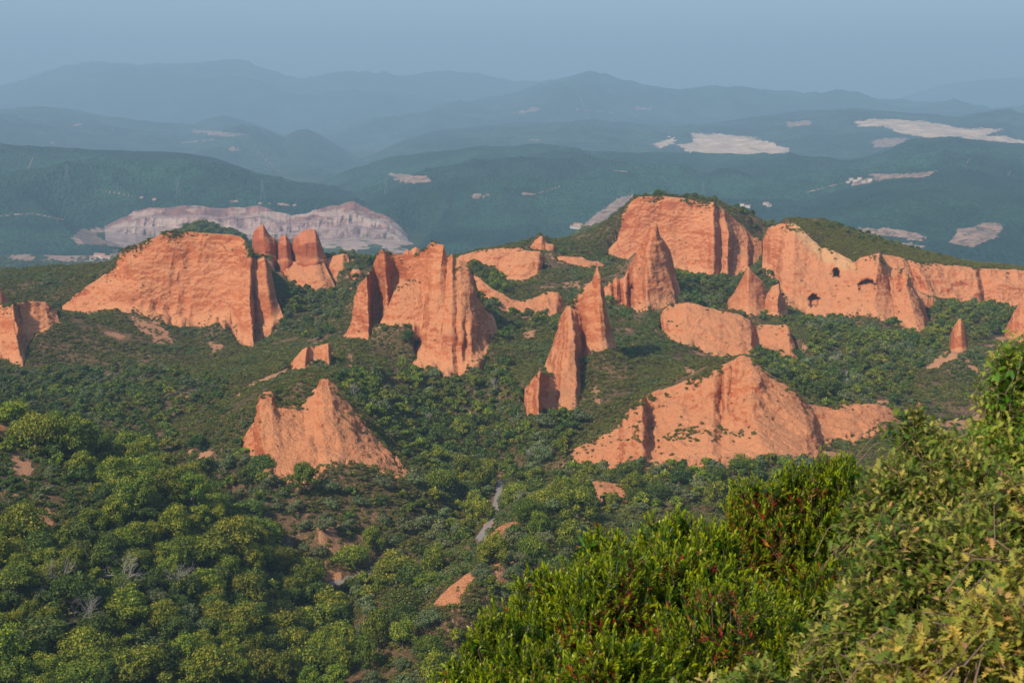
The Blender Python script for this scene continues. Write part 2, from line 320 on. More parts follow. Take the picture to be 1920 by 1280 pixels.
rock('rock_cliff', 'wide orange cliff with cave holes and a pale yellow upper edge', 'cliff', [
 S([(1430,447,988),(1430,475,978),(1429,508,966)], [(1437,432,988),(1438,470,976),(1437,512,963)], [(1447,424,986),(1447,465,972),(1445,516,958)], [(1462,419,982),(1460,465,966),(1452,527,950)], [(1475,420,976),(1472,480,950),(1466,560,914)],
   [(1490,418,972),(1490,490,940),(1485,586,899)], [(1514,441,966),(1512,510,934),(1508,594,895)], [(1541,464,958),(1538,520,928),(1534,596,891)], [(1569,473,950),(1566,522,925),(1556,600,887)], [(1599,490,938),(1590,522,918),(1575,600,883)],
   [(1612,484,932),(1612,520,911),(1605,590,880)], [(1649,474,924),(1642,522,902),(1642,600,872)], [(1654,488,926),(1656,530,906),(1662,605,870)], [(1664,512,928),(1671,550,908),(1682,612,868)], [(1674,521,926),(1682,555,900),(1696,618,861)],
   [(1694,503,920),(1705,560,888),(1724,630,853)], [(1709,531,922),(1720,570,894),(1739,632,855)], [(1722,554,932),(1732,585,914),(1745,624,872)], [(1734,575,942),(1740,595,928),(1747,614,892)], thick=60,
   caves=[(1567,511,7,10,16),(1526,563,11,12,10),(1627,536,18,14,9),(1190,498,0,0,0)])], fringe=.7, pale=[(1480,412),(1500,415),(1602,488),(1604,508),(1575,503),(1545,490),(1510,462),(1488,432)])
rock('rock_cliff', 'long dark orange cliff band reaching the right edge below the plateau', 'cliff', [
 S([(1650,476,970),(1662,510,958),(1676,548,942)], [(1688,482,972),(1703,520,954),(1718,562,936)], [(1700,486,976),(1715,520,962),(1732,560,944)], [(1715,489,974),(1729,520,956),(1747,560,940)], [(1735,493,976),(1746,520,964),(1762,564,947)], [(1780,497,978),(1782,525,964),(1786,568,950)],
   [(1828,502,977),(1831,530,963),(1832,574,949)], [(1834,503,984),(1842,530,974),(1843,574,958)], [(1880,505,982),(1880,535,966),(1880,580,951)], [(1925,506,982),(1925,535,968),(1925,578,954)], [(2080,508,985),(2080,535,970),(2080,578,955)], thick=50)], fringe=1.5)
rock('rock_pyramid', 'small smooth orange pyramid between the two big upper right cliffs', 'rock', [
 S([(1363,565,886),(1363,572,882),(1362,584,877)], [(1376,549,884),(1374,565,876),(1372,588,868)], [(1389,526,883),(1388,555,871),(1388,590,860)], [(1403,499,882),(1402,545,868),(1404,592,856)], [(1413,512,883),(1414,550,870),(1418,592,858)], [(1426,524,886),(1430,555,876),(1433,590,864)], [(1440,549,889),(1442,565,884),(1446,584,876)], thick=22)], amp=.6)
rock('rock_outcrop', 'rough brownish outcrop leaning against the right side of the small orange pyramid', 'rock', [
 S([(1436,556,868),(1434,570,864),(1432,592,860)], [(1448,536,868),(1446,565,858),(1446,596,852)], [(1460,530,868),(1459,560,856),(1458,598,850)], [(1464,546,874),(1468,570,868),(1471,596,860)], [(1471,562,878),(1474,576,874),(1478,592,868)], thick=14)], fringe=1.0)
rock('rock_pinnacle', 'tall orange spire with gullied flank standing in front of the highest cliff', 'pinnacle', [
 S([(1132,539,888),(1134,552,882),(1139,570,874)], [(1142,528,890),(1144,548,880),(1146,574,870)], [(1148,526,892),(1150,550,885),(1152,576,873)], [(1155,519,890),(1156,545,880),(1157,578,869)], [(1161,524,894),(1164,550,886),(1166,580,873)], [(1171,518,892),(1172,550,878),(1175,582,864)],
   [(1179,502,894),(1182,540,892),(1182,584,874)], [(1190,480,887),(1190,520,870),(1190,588,850)], [(1205,452,883),(1205,515,862),(1202,591,844)], [(1216,430,878),(1212,500,855),(1213,585,836)], [(1221,420,876),(1217,500,856),(1222,583,839)], [(1231,420,876),(1226,500,858),(1236,582,842)],
   [(1234,428,878),(1238,500,863),(1250,577,848)], [(1238,444,882),(1250,500,868),(1268,572,855)], [(1242,450,892),(1256,500,888),(1274,568,866)], [(1256,468,897),(1266,510,892),(1281,562,873)], thick=30)], fringe=.5)
rock('rock_dome', 'rounded whaleback of banded orange rock right of the hooked pinnacle', 'rock', [
 S([(1238,592,802),(1239,606,796),(1243,622,789)], [(1243,582,803),(1245,605,792),(1250,628,782)], [(1253,573,803),(1254,605,788),(1262,636,776)], [(1287,566,800),(1288,610,780),(1295,652,764)], [(1316,573,798),(1318,620,776),(1325,664,759)], [(1353,582,796),(1352,630,772),(1352,676,754)],
   [(1387,590,796),(1388,632,772),(1385,676,753)], [(1406,600,796),(1408,640,772),(1408,672,757)], [(1414,607,806),(1418,640,792),(1420,669,770)], [(1450,610,802),(1450,642,786),(1453,675,764)], [(1474,609,797),(1480,647,780),(1485,684,760)], [(1487,636,794),(1495,662,781),(1504,690,765)], thick=34)], fringe=.8)
rock('rock_cliff', 'big gabled orange cliff with vertical gullies under its peak, nearest one at lower right', 'cliff', [
 S([(1062,846,562),(1064,853,558),(1070,864,552)], [(1098,830,562),(1096,850,554),(1092,879,543)], [(1135,813,564),(1135,845,550),(1130,889,534)], [(1163,801,564),(1163,840,546),(1157,897,528)],
   [(1169,781,563),(1172,815,550),(1178,892,524)], [(1185,762,562),(1187,810,548),(1190,890,521)], [(1203,747,562),(1203,800,544),(1205,888,518)], [(1211,743,572),(1213,795,566),(1222,886,521)], [(1222,736,576),(1228,795,562),(1240,884,519)],
   [(1277,717,578),(1277,790,557),(1280,882,515)], [(1310,704,579),(1309,785,556),(1309,880,514)], [(1337,691,580),(1337,780,554),(1335,878,513)], [(1354,684,582),(1352,740,571),(1352,800,552),(1352,878,512)], [(1362,680,581),(1361,740,567),(1361,800,550),(1362,877,512)], [(1372,675,583),(1371,735,570),(1371,795,551),(1374,876,512)], [(1391,667,580),(1386,740,563),(1390,800,545),(1400,876,511)],
   [(1409,672,580),(1410,770,549),(1440,876,511)], [(1442,702,579),(1452,790,549),(1475,874,513)], [(1499,740,576),(1510,800,551),(1515,872,520)], [(1506,750,578),(1522,800,556),(1530,862,532)], [(1513,757,588),(1536,790,579),(1550,840,556)],
   [(1532,763,592),(1550,785,582),(1566,827,565)], [(1580,760,594),(1585,785,583),(1590,822,566)], [(1630,757,598),(1632,780,589),(1637,816,575)], [(1660,762,602),(1660,778,596),(1662,802,585)], [(1687,777,606),(1688,783,603),(1691,794,598)], thick=40)], fringe=.5, ledge=(1180,1420,800,830))
rock('rock_cliff', 'pale orange pyramid-topped cliff in the left foreground valley with a curving ledge across it', 'cliff', [
 S([(446,848,524),(446,853,520),(447,860,516)], [(462,811,524),(460,835,513),(457,866,505)], [(480,788,524),(477,825,510),(474,874,496)], [(483,754,522),(484,820,503),(490,884,488)], [(488,737,519),(492,820,498),(505,896,481)], [(508,734,520),(512,820,498),(524,908,477)],
   [(521,751,522),(530,830,497),(545,914,475)], [(555,758,524),(560,830,498),(568,916,475)], [(568,761,526),(575,830,498),(588,904,477)], [(582,738,530),(590,800,507),(602,888,483)], [(595,721,532),(599,790,508),(614,882,484)], [(602,707,533),(606,790,508),(628,880,486)], [(615,709,533),(626,790,509),(650,876,487)],
   [(629,724,533),(642,800,510),(672,878,489)], [(649,748,533),(664,810,511),(698,884,490)], [(676,778,533),(690,830,512),(722,892,490)], [(703,815,529),(716,850,511),(742,899,490)], [(733,848,519),(743,872,507),(758,904,492)], [(767,885,507),(769,893,503),(776,906,494)], thick=30)], fringe=.5)
rock('rock_outcrop', 'short arched rock rib on the shrubby ridge above the left foreground cliff', 'rock', [
 S([(538,691,655),(538,694,653),(538,697,652)], [(552,672,656),(550,684,651),(547,698,646)], [(566,656,657),(564,675,650),(560,699,643)], [(576,650,657),(573,668,650),(570,699,643)], [(582,650,662),(580,664,658),(580,680,654)], [(590,649,664),(592,660,660),(594,672,657)], [(604,646,662),(608,668,653),(611,690,647)], [(614,643,661),(616,668,650),(617,694,643)], [(621,642,664),(621,665,658),(621,692,650)], thick=9)], fringe=.3, amp=.5)
rock('rock_pillar', 'lone blunt finger of orange rock on a shrubby mound at right', 'pinnacle', [
 S([(1780,640,712),(1780,648,710),(1780,660,707)], [(1783,624,712),(1783,640,706),(1784,662,702)], [(1789,611,711),(1790,635,703),(1792,662,699)], [(1797,599,711),(1798,630,702),(1800,662,698)], [(1801,597,711),(1802,630,702),(1804,662,698)], [(1807,606,712),(1809,632,705),(1812,662,700)], [(1813,626,714),(1814,640,711),(1816,660,706)], thick=8)], amp=.4)
rock('rock_dome', 'smooth orange cone cut off by the right edge, partly behind oak leaves', 'rock', [
 S([(1884,618,826),(1884,624,823),(1884,634,820)], [(1900,587,826),(1899,605,818),(1898,638,810)], [(1913,566,826),(1912,600,814),(1912,642,804)], [(1922,556,826),(1922,600,812),(1924,644,802)], [(1950,535,828),(1950,590,812),(1955,644,802)], [(2000,560,832),(2000,600,820),(2005,640,810)], [(2040,620,840),(2040,628,836),(2045,638,832)], thick=20)], amp=.6)
rock('rock_outcrop', 'low crumbling orange bank among trees below the big gabled cliff', 'rock', [
 S([(1073,902,486),(1073,905,484),(1074,912,482)], [(1080,896,488),(1084,905,482),(1088,922,477)], [(1097,895,489),(1104,915,480),(1112,938,472)], [(1127,899,489),(1135,922,478),(1145,949,469)], [(1150,907,488),(1158,928,478),(1168,950,470)], [(1180,909,488),(1185,930,479),(1192,950,471)], [(1210,916,488),(1213,932,481),(1216,948,474)], [(1226,932,489),(1226,938,486),(1227,945,483)], thick=12)], fringe=1.2, amp=.5)
rock('rock_outcrop', 'crumbling orange scar on the ridge left of the green foreground bush', 'rock', [
 S([(812,1132,338),(815,1137,335),(822,1146,332)], [(826,1117,341),(832,1132,335),(838,1148,330)], [(842,1100,344),(850,1116,337),(856,1136,331)], [(860,1088,347),(864,1102,341),(868,1122,334)], [(880,1075,350),(883,1086,346),(887,1098,341)], [(900,1062,357),(902,1068,354),(905,1076,350)], [(925,1048,364),(926,1054,361),(928,1060,358)], [(942,1038,370),(945,1048,365),(948,1066,357)], [(948,1040,372),(951,1052,367),(955,1068,359)], thick=6)], fringe=4, amp=.35)
rock('rock_outcrop', 'little tan rock edge on the ridge beside the pale gravel track', 'rock', [
 S([(915,1008,395),(916,1011,394),(918,1016,392)], [(928,992,400),(930,998,397),(934,1008,393)], [(945,982,405),(948,988,402),(952,998,398)], [(965,976,408),(967,980,406),(970,988,403)], [(985,962,415),(986,966,413),(988,972,411)], [(1002,955,420),(1003,957,419),(1004,962,417)], thick=4)], fringe=1.5, amp=.3)

rock_verts = []; fringe_pts = []; CARVE = []
def cumlen(a): 
    d = np.hypot(np.diff(a[:, 0]), np.diff(a[:, 1])); c = np.concatenate([[0], np.cumsum(d)]); return c / c[-1]
def build_sheet(ribs, kw, rkw):
    R = []; nv = 0
    for r in ribs:
        a = np.array(r, float); nv = max(nv, np.hypot(np.diff(a[:, 0]), np.diff(a[:, 1])).sum())
    nv = int(max(10, min(240, nv / 1.05)))
    t = np.linspace(0, 1, nv)
    for r in ribs:
        a = np.array(r, float); c = cumlen(a)
        R.append(np.stack([np.interp(t, c, a[:, i]) for i in range(3)], -1))
    R = np.array(R)                                              # ribs, nv, 3
    mid = R[:, nv // 2, 0]; top = R[:, 0]; bot = R[:, -1]
    span = np.concatenate([[0], np.cumsum(np.maximum(1.0, (np.hypot(np.diff(top[:, 0]), np.diff(top[:, 1])) + np.abs(np.diff(mid)) + np.hypot(np.diff(bot[:, 0]), np.diff(bot[:, 1]))) / 3))])
    nu = int(max(12, span[-1] / 1.05)); u = np.linspace(0, span[-1], nu)
    G = np.zeros((nv, nu, 3)); k = np.clip(np.searchsorted(span, u, 'right') - 1, 0, len(span) - 2); f = ((u - span[k]) / (span[k + 1] - span[k]))[None, :, None]
    fs = .55 * f + .45 * f * f * (3 - 2 * f)
    A, B = R[k].transpose(1, 0, 2), R[k + 1].transpose(1, 0, 2)
    G[..., :2] = (A * (1 - f) + B * f)[..., :2]; G[..., 2] = (A * (1 - fs) + B * fs)[..., 2]
    for (cx, cy, rx, ry, dp) in kw.get('caves', []):
        if rx == 0: continue
        dx = (G[..., 0] - cx) / rx; dy = (G[..., 1] - cy) / ry
        d = np.where(dy < 0, np.hypot(dx, dy), np.maximum(np.abs(dx) * 1.05, dy)) + .30 * fbm(G[..., 0] / 5, G[..., 1] / 5, 0 * G[..., 0], 2, 5)
        sl = np.clip(.65 - dy * .45, .15, 1) if dp < 10 else 1
        G[..., 2] += dp * smooth(1.0, .72, d) * sl
    fan = .5 + .8 * fbm(G[..., 0] / 14, 0 * G[..., 0], 0 * G[..., 0] + G[0, 0, 2], 2, 19)
    tt_ = smooth(.84, 1.0, t)[:, None]; hh_ = min(1.0, nv / 90)
    G[..., 2] -= 7 * hh_ * tt_ * np.clip(fan, 0, 1.2); G[..., 1] += 5 * hh_ * tt_ * fbm(G[..., 0] / 9, 0 * G[..., 0], 0 * G[..., 0] + 3, 2, 29)
    W = P(G[..., 0], G[..., 1], G[..., 2])
    du = np.gradient(W, axis=1); dv = np.gradient(W, axis=0); N = np.cross(du, -dv); N /= np.linalg.norm(N, axis=-1, keepdims=True) + 1e-9
    N = np.where(N[..., 1:2] > 0, -N, N)
    # smooth the normals a little before pushing
    x, y, z = W[..., 0], W[..., 1], W[..., 2]
    amp = rkw.get('amp', 1.0)
    wob = fbm(x / 30, y / 30, z / 30, 3, 61) * 1.5
    strat = vnoise(0 * x + 3.1, 0 * x, (z + wob) / 3.4, 11) * .55 + vnoise(0 * x, 0 * x, (z + wob) / 1.3, 12) * .3
    strat = strat + .45 * np.abs(vnoise(x / 40, 0 * x, (z + wob) / 6.5, 13)) - .2
    flute = ridged(x / 8, y / 8, z / 40, 2, 21)
    flute = flute * (.45 + .75 * smooth(-.1, .5, fbm(x / 40, y / 40, z / 40, 2, 33)))
    gen = fbm(x / 9, y / 9, z / 7, 5, 41) * 1.7 + fbm(x / 2.2, y / 2.2, z / 1.6, 3, 47) * .5
    D = amp * (strat * .32 + flute * 1.25 + gen * 1.0)
    edge = np.minimum(smooth(0, .06, t), 1)[:, None] * .75 + .25
    ue = (u / u[-1]); eu = np.minimum(1, np.minimum(ue, 1 - ue) * 14)[None, :] * .8 + .2
    lc = kw.get('caves') and 1
    W = W + N * (D * edge * eu)[..., None]
    # crest jitter
    W[..., 2] += (.6 * amp * fbm(x / 3.5, y / 3.5, 0 * z, 3, 55)) * (1 - smooth(0, .12, t))[:, None] * eu
    # closing back sheet
    tp = W[0]; bt = W[-1].copy(); nb = 14
    taper = np.clip(np.sin(np.pi * ue), 0, 1)**.6
    th = kw.get('thick', 20) * taper + .3
    bk = tp.copy(); sc = (tp[:, 1] + th) / tp[:, 1]; bk[:, 0] *= sc; bk[:, 1] *= sc; bk[:, 2] = bt[:, 2] - 3
    tb = np.linspace(0, 1, nb)[1:, None, None]
    Bk = tp[None] * (1 - tb) + bk[None] * tb
    Bk[..., 2] = tp[None, :, 2] * (1 - tb[..., 0]**1.6) + bk[None, :, 2] * tb[..., 0]**1.6
    Bk += (amp * 1.0 * fbm(Bk[..., 0] / 6, Bk[..., 1] / 6, Bk[..., 2] / 6, 3, 77))[..., None] * np.array([0, .8, .3]) * (tb * (1 - tb) * 4)
    skirt = bt.copy(); skirt[:, 2] -= 7; skirt[:, 1] -= .5
    Fr = np.concatenate([W, skirt[None]], 0)
    nr = Fr.shape[0]
    V = np.concatenate([Fr.reshape(-1, 3), Bk.reshape(-1, 3)])
    q1 = gridquads(nr, nu)[:, ::-1]
    # back: rows: top row of front (index 0) then Bk rows
    c = np.arange(nu - 1); off = nr * nu
    q2 = np.stack([c, c + 1, off + c + 1, off + c], -1)
    q3 = gridquads(nb - 1, nu, off)
    # plan data for carving the ground
    CARVE.append(dict(px=G[..., 0], Y=G[..., 2], z=P(G[..., 0], G[..., 1], G[..., 2])[..., 2]))
    rock_verts.append(W.reshape(-1, 3))
    # shrub positions on the face
    fr = rkw.get('fringe', 0)
    if fr:
        wgt = np.exp(-t[:, None] / .045) * 1.0 + .45 * smooth(.86, 1.0, t)[:, None] + .014
        cl = smooth(-.15, .45, fbm(x / 10, y / 10, z / 10, 3, 91))
        pr = fr * wgt * cl * .24
        led = rkw.get('ledge')
        if led:
            inl = (G[..., 0] > led[0]) & (G[..., 0] < led[1]) & (G[..., 1] > led[2]) & (G[..., 1] < led[3])
            pr = pr + inl * .05 * cl
        sel = rng.random(pr.shape) < pr
        fringe_pts.append(np.concatenate([W[sel], np.broadcast_to(t[:, None], pr.shape)[sel][:, None]], 1))
    pale = np.zeros(len(V))
    if rkw.get('pale'):
        ppx, ppy = G[..., 0] + 5 * vnoise(G[..., 0] / 6, G[..., 1] / 6, 0, 3), G[..., 1] + 5 * vnoise(G[..., 0] / 6, G[..., 1] / 6, 0, 4)
        pale[:nv * nu] = (inpoly(ppx, ppy, rkw['pale']) * .5).ravel()
    tal = np.zeros(len(V)); tal[:nv * nu] = np.broadcast_to(smooth(.62, 1.0, t)[:, None], (nv, nu)).ravel(); tal[nv * nu:nr * nu] = 1
    return V, np.concatenate([q1, q2, q3]), pale, tal
for name, label, cat, sheets, kw in ROCKS:
    Vs, Qs, Ps, Tl = [], [], [], []; off = 0
    for ribs, skw in sheets:
        V, Q, pl, tal = build_sheet(ribs, skw, kw); Tl.append(tal * kw.get('talus', 1.0))
        Vs.append(V); Qs.append(Q + off); Ps.append(pl); off += len(V)
    m = mesh_np(name, np.concatenate(Vs), np.concatenate(Qs)); attr(m, 'pale', np.concatenate(Ps)); attr(m, 'talus', np.concatenate(Tl))
    tag(link(name, m, M_red if kw.get('red') else M_rock), label, cat)

# ------------------------------------------------------------------ near ground: control points -> height field
GP = [  # image column, row, distance
 (0,850,520),(150,880,515),(300,930,505),(430,1000,478),(-200,820,540),(540,1075,440),
 (0,780,432),(100,822,427),(200,882,420),(300,925,412),(400,992,404),(500,1066,396),(575,1132,388),(-200,744,440),(-500,715,460),
 (0,1000,350),(0,1130,318),(0,1280,290),(150,930,380),(150,1280,295),(300,1100,350),(300,1280,302),(450,1180,340),(450,1280,312),(560,1280,328),(-300,1000,330),(-500,1280,280),
 (635,1220,376),(625,1260,362),(610,1090,432),(560,1060,440),(660,1120,415),(700,1080,435),(870,1005,478),(915,985,490),(935,920,540),(940,900,560),(900,860,590),
 (850,800,640),(850,740,710),(800,780,650),(720,760,640),(950,800,620),(950,760,660),(900,720,705),
 (60,740,660),(200,720,715),(200,790,600),(330,730,690),(120,690,760),(300,660,790),(400,690,740),(0,720,690),(-300,720,700),(520,660,770),(560,640,790),
 (440,745,610),(490,715,630),(540,695,645),(640,655,690),(700,670,695),(740,650,735),(660,700,620),(600,695,600),(560,720,560),(700,740,600),(740,800,575),(790,860,545),
 (250,840,545),(330,800,590),(400,800,565),(380,860,520),(430,880,495),(350,900,480),(300,870,490),
 (500,950,455),(560,935,462),(650,920,472),(720,935,470),(800,930,485),(850,930,500),(600,1000,442),(500,1010,432),(750,1000,455),(820,1000,465),(700,1040,445),(450,940,465),
 (1000,940,445),(960,985,415),(900,1040,385),(850,1080,366),(800,1140,342),(740,1210,325),(700,1290,308),(700,1180,352),(690,1150,375),(760,1090,400),(840,1040,425),
 (1100,965,440),(1050,1030,400),(950,1110,350),(880,1200,325),(1250,930,472),(1400,920,485),(1300,1020,420),(1550,900,500),(1700,880,520),(1900,860,540),(2100,860,540),(1500,1100,380),(1900,1100,380),
 (1060,880,540),(1000,890,520),(1040,900,500),(980,860,560),(1100,900,510),(1150,912,500),(1250,895,508),(1350,890,508),(1450,885,508),(1530,870,530),(1600,835,560),(1700,830,570),
 (1120,800,592),(1170,765,600),(1250,722,600),(1330,690,605),(1395,672,610),(1100,815,580),(1200,735,625),(1180,690,690),(1250,700,670),(1200,650,750),(1130,720,650),(1040,800,600),
 (960,740,660),(980,690,700),(960,650,750),(940,620,790),(1000,650,740),(1010,620,770),(1080,700,665),(1110,670,700),(1170,600,820),(1210,610,800),
 (1440,700,640),(1500,735,620),(1550,745,620),(1620,755,625),(1500,700,680),(1585,715,690),(1585,690,715),(1650,740,640),(1700,790,600),(1780,760,625),(1850,750,640),(2000,740,650),(1900,690,700),
 (1420,640,780),(1520,650,770),(1550,640,800),(1600,670,750),(1700,660,770),(1560,612,860),(1640,620,850),(1760,620,830),(1800,590,880),(1850,590,890),(1880,592,885),(1950,600,880),(2100,600,880),
 (1797,652,704),(1770,665,705),(1740,690,690),(1830,668,710),(1860,690,705),(1800,720,668),(1720,720,665),(1850,720,668),(1700,690,710),
 (1300,530,960),(1260,560,900),(1300,560,880),(1350,560,900),(1230,590,835),(1300,575,870),(1345,578,860),(1470,600,850),(1440,605,840),(1410,600,850),
 (1460,540,930),(1440,520,955),(1400,530,970),
 (640,560,900),(600,600,850),(580,620,820),(560,560,930),(620,640,770),(640,620,790),(660,500,980),(690,495,990),(640,478,1010),(560,488,1012),(520,484,1010),(720,490,980),
 (900,500,975),(890,515,930),(930,530,915),(960,550,890),(1000,540,905),(1040,520,940),(1080,515,945),(1100,550,895),(1060,550,890),(1030,490,985),(1000,470,1020),(960,464,1030),(900,470,1030),(860,480,1030),
 (1060,480,1010),(1120,486,1010),(1150,482,1000),(1170,510,935),(1190,475,940),(1150,515,925),(1130,545,900),(1100,580,860),(980,600,820),(1040,605,810),
 (1010,444,1030),(985,458,1030),(1035,455,1035),
 (110,574,880),(118,571,900),(150,543,900),(200,508,905),(216,490,915),(250,466,905),(312,444,905),(352,444,908),(403,448,905),(450,452,900),(60,562,830),(0,575,830),(-120,560,840),(-400,560,850),
 (1190,371,1085),(1241,363,1090),(1300,368,1095),(1340,376,1095),(1375,392,1105),(1400,405,1115),(1430,420,1105),(1450,422,1080),(1462,417,1020),(1475,416,1010),(1490,414,1010),
 (1520,418,1040),(1560,426,1050),(1514,438,985),(1541,460,978),(1569,465,968),(1599,484,955),(1620,480,955),(1649,472,950),(1610,440,1050),(1660,455,1050),(1700,468,1048),(1750,480,1045),(1800,490,1040),(1850,497,1035),(1920,501,1035),(2100,503,1035),
 (1688,478,1000),(1735,489,1000),(1780,494,1000),(1828,499,1000),(1880,502,1000),
]
pts = [tuple(P(*g)) for g in GP]
for c in CARVE:                                                # toes of the formations
    n = c['px'].shape[1]; st = max(1, int(n / 10))
    for j in range(0, n, st):
        Y = c['Y'][-1, j]; x = (c['px'][-1, j] - 960) / F * Y / CP
        pts.append(((c['px'][-1, j] - 960) / F * (Y - 2) / 1.0 * 1.0 * (1 / (CP + (0) * SP)), Y - 2, c['z'][-1, j] + .8))
for px in range(-900, 2900, 150):                              # drop beyond the ridge
    for Y, z in ((1150, -150), (1250, -215), (1400, -280), (1600, -330)):
        pts.append((((px - 960) / F * Y), Y, z))
for s_ in (-.7, -.45, -.2, 0, .2, .45, .7):                     # the viewer's own slope
    for Y, z in ((-15, -.8), (0, -1.7), (4, -3.2), (8, -5.6), (15, -10.5), (30, -23), (60, -47), (110, -78), (170, -104), (230, -120)):
        zz = z + max(0, s_) * min(Y, 25) * .18
        pts.append((s_ * (Y + 30), Y, zz))
pts = np.array(pts)
key = np.unique(np.round(pts[:, :2] / 2.0), axis=0, return_index=True)[1]; pts = pts[key]
def rbf(c, q):
    out = np.empty(len(q))
    A = np.hypot(c[:, None, 0] - c[None, :, 0], c[:, None, 1] - c[None, :, 1]); n = len(c)
    Mx = np.zeros((n + 3, n + 3)); Mx[:n, :n] = -A - np.eye(n) * 1.2
    Mx[:n, n] = 1; Mx[n, :n] = 1; Mx[:n, n + 1:] = c[:, :2] / 1000; Mx[n + 1:, :n] = (c[:, :2] / 1000).T
    wt = np.linalg.solve(Mx, np.concatenate([c[:, 2], [0, 0, 0]]))
    for i in range(0, len(q), 20000):
        s = q[i:i + 20000]
        out[i:i + 20000] = -np.hypot(s[:, None, 0] - c[None, :, 0], s[:, None, 1] - c[None, :, 1]) @ wt[:n] + wt[n] + s @ wt[n + 1:] / 1000
    return out
rowsY = np.concatenate([np.arange(-20, 20, 1.0), np.arange(20, 240, 4.0), np.arange(240, 1120, 2.0), np.arange(1120, 1650, 10.0)])
cols = np.linspace(-.62, .62, 700)
gs, gy = np.meshgrid(cols, rowsY); gx = gs * (gy + 30)
gz = rbf(pts, np.stack([gx.ravel(), gy.ravel()], -1)).reshape(gx.shape)
gz += np.minimum(1, np.maximum(0, gy - 40) / 150) * (fbm(gx / 22, gy / 22, 0 * gx, 4, 5) * 1.8 + ridged(gx / 60, gy / 60, 0 * gx, 3, 9) * 1.2)
gpx = 960 + F * gx / np.maximum(gy, 1) * CP                    # approximate image column of a ground column (elevation ~ -9 deg)
scree = np.zeros(gx.shape)
for c in CARVE:                                                # keep the ground under each rock face
    nvv, nuu = c['px'].shape
    for j in range(nuu):
        pass
    toeY = c['Y'][-1]; topY = c['Y'][0]; toez = c['z'][-1]; topz = c['z'][0]
    xt = (c['px'][-1] - 960); xp = (c['px'][0] - 960)
    sb = xt / F / CP; stp = xp / F / CP
    # resample over tan(angle)
    lo, hi = min(sb.min(), stp.min()), max(sb.max(), stp.max())
    o = np.argsort(sb); o2 = np.argsort(stp)
    sa = gx / np.maximum(gy, 1)
    tY = np.interp(sa, sb[o], toeY[o]); tz = np.interp(sa, sb[o], toez[o]); pY = np.interp(sa, stp[o2], topY[o2]); pz = np.interp(sa, stp[o2], topz[o2])
    ins = (sa >= lo) & (sa <= hi)
    under = ins & (gy > tY + 1) & (gy <= pY + 1)
    f = np.clip((gy - tY) / np.maximum(pY - tY, 1), 0, 1)
    gz = np.where(under, np.minimum(gz, tz - 1.5 + f * .0), gz)
    front = ins & (gy <= tY + 1) & (gy > tY - 14)
    gz = np.where(front, np.minimum(gz, tz + .8 + (tY - gy) * .10), gz)
    scree = np.maximum(scree, ((sa >= lo - .004) & (sa <= hi + .004) & (gy <= pY)) * smooth(16, 2, tY - gy))
    beh = ins & (gy > pY + 1) & (gy < pY + 10)
    gz = np.where(beh, np.minimum(gz, pz - .4 + 0 * gz), gz)
def ground_z(x, y):
    s = x / (y + 30); fc = np.clip((s - cols[0]) / (cols[1] - cols[0]), 0, len(cols) - 1.001)
    fr = np.clip(np.interp(y, rowsY, np.arange(len(rowsY))), 0, len(rowsY) - 1.001)
    i, j = fr.astype(int), fc.astype(int); a, b = fr - i, fc - j
    return gz[i, j] * (1 - a) * (1 - b) + gz[i + 1, j] * a * (1 - b) + gz[i, j + 1] * (1 - a) * b + gz[i + 1, j + 1] * a * b
GV = np.stack([gx, gy, gz], -1); ppx, ppy = proj(GV)
okp = gy > 200
jx = ppx + 7 * fbm(gx / 8, gy / 8, 0 * gx, 3, 71); jy = ppy + 5 * fbm(gx / 8, gy / 8, 0 * gx, 3, 72)
BARE = [[(15,850),(40,845),(62,880),(50,905),(20,890)], [(10,920),(50,920),(45,935),(15,935)], [(55,965),(90,950),(115,965),(85,990),(60,980)],
 [(562,1052),(600,1055),(640,1078),(650,1090),(610,1090),(580,1072)], [(590,985),(630,975),(640,990),(600,1000)], [(345,845),(400,845),(400,860),(350,858)],
 [(1275,683),(1300,683),(1300,705),(1285,700)], [(870,915),(900,930),(930,985),(915,1000),(890,960),(868,940)], [(1735,690),(1770,655),(1800,648),(1800,665),(1765,690),(1740,700)],
 [(1805,660),(1835,690),(1840,705),(1825,700),(1808,680)], [(1840,740),(1900,720),(1900,745),(1850,750)], [(1690,640),(1715,650),(1710,665),(1690,660)], [(975,612),(1005,612),(1000,640),(985,640)],
 [(240,590),(300,605),(330,640),(300,650),(260,620)], [(385,640),(420,650),(400,665)], [(655,660),(668,670),(662,700),(650,690)], [(1740,800),(1850,775),(1900,800),(1850,820)], [(1120,720),(1135,745),(1120,760),(1110,740)],
 [(1165,785),(1180,800),(1160,815),(1140,812)], [(1500,640),(1520,640),(1520,650),(1500,650)]]
bare = np.zeros(gx.shape)
for b_ in BARE: bare = np.maximum(bare, inpoly(jx, jy, b_) * 1.0)
bare = np.maximum(bare, smooth(4.5, 2.0, linedist(ppx, ppy, [(440,748),(470,722),(520,702),(545,690),(600,672),(640,650)])))
bare = np.maximum(bare, smooth(3.0, 1.5, linedist(ppx, ppy, [(880,1060),(915,1012),(950,985),(1000,958)])) * .9)
bare = np.maximum(bare, .62 * smooth(.34, .62, fbm(gx / 26, gy / 26, 0 * gx, 4, 15)))
bare = np.maximum(bare, scree * (.42 + .5 * fbm(gx / 9, gy / 9, 0 * gx, 3, 88)))
bare = bare * okp
track = np.zeros(gx.shape)
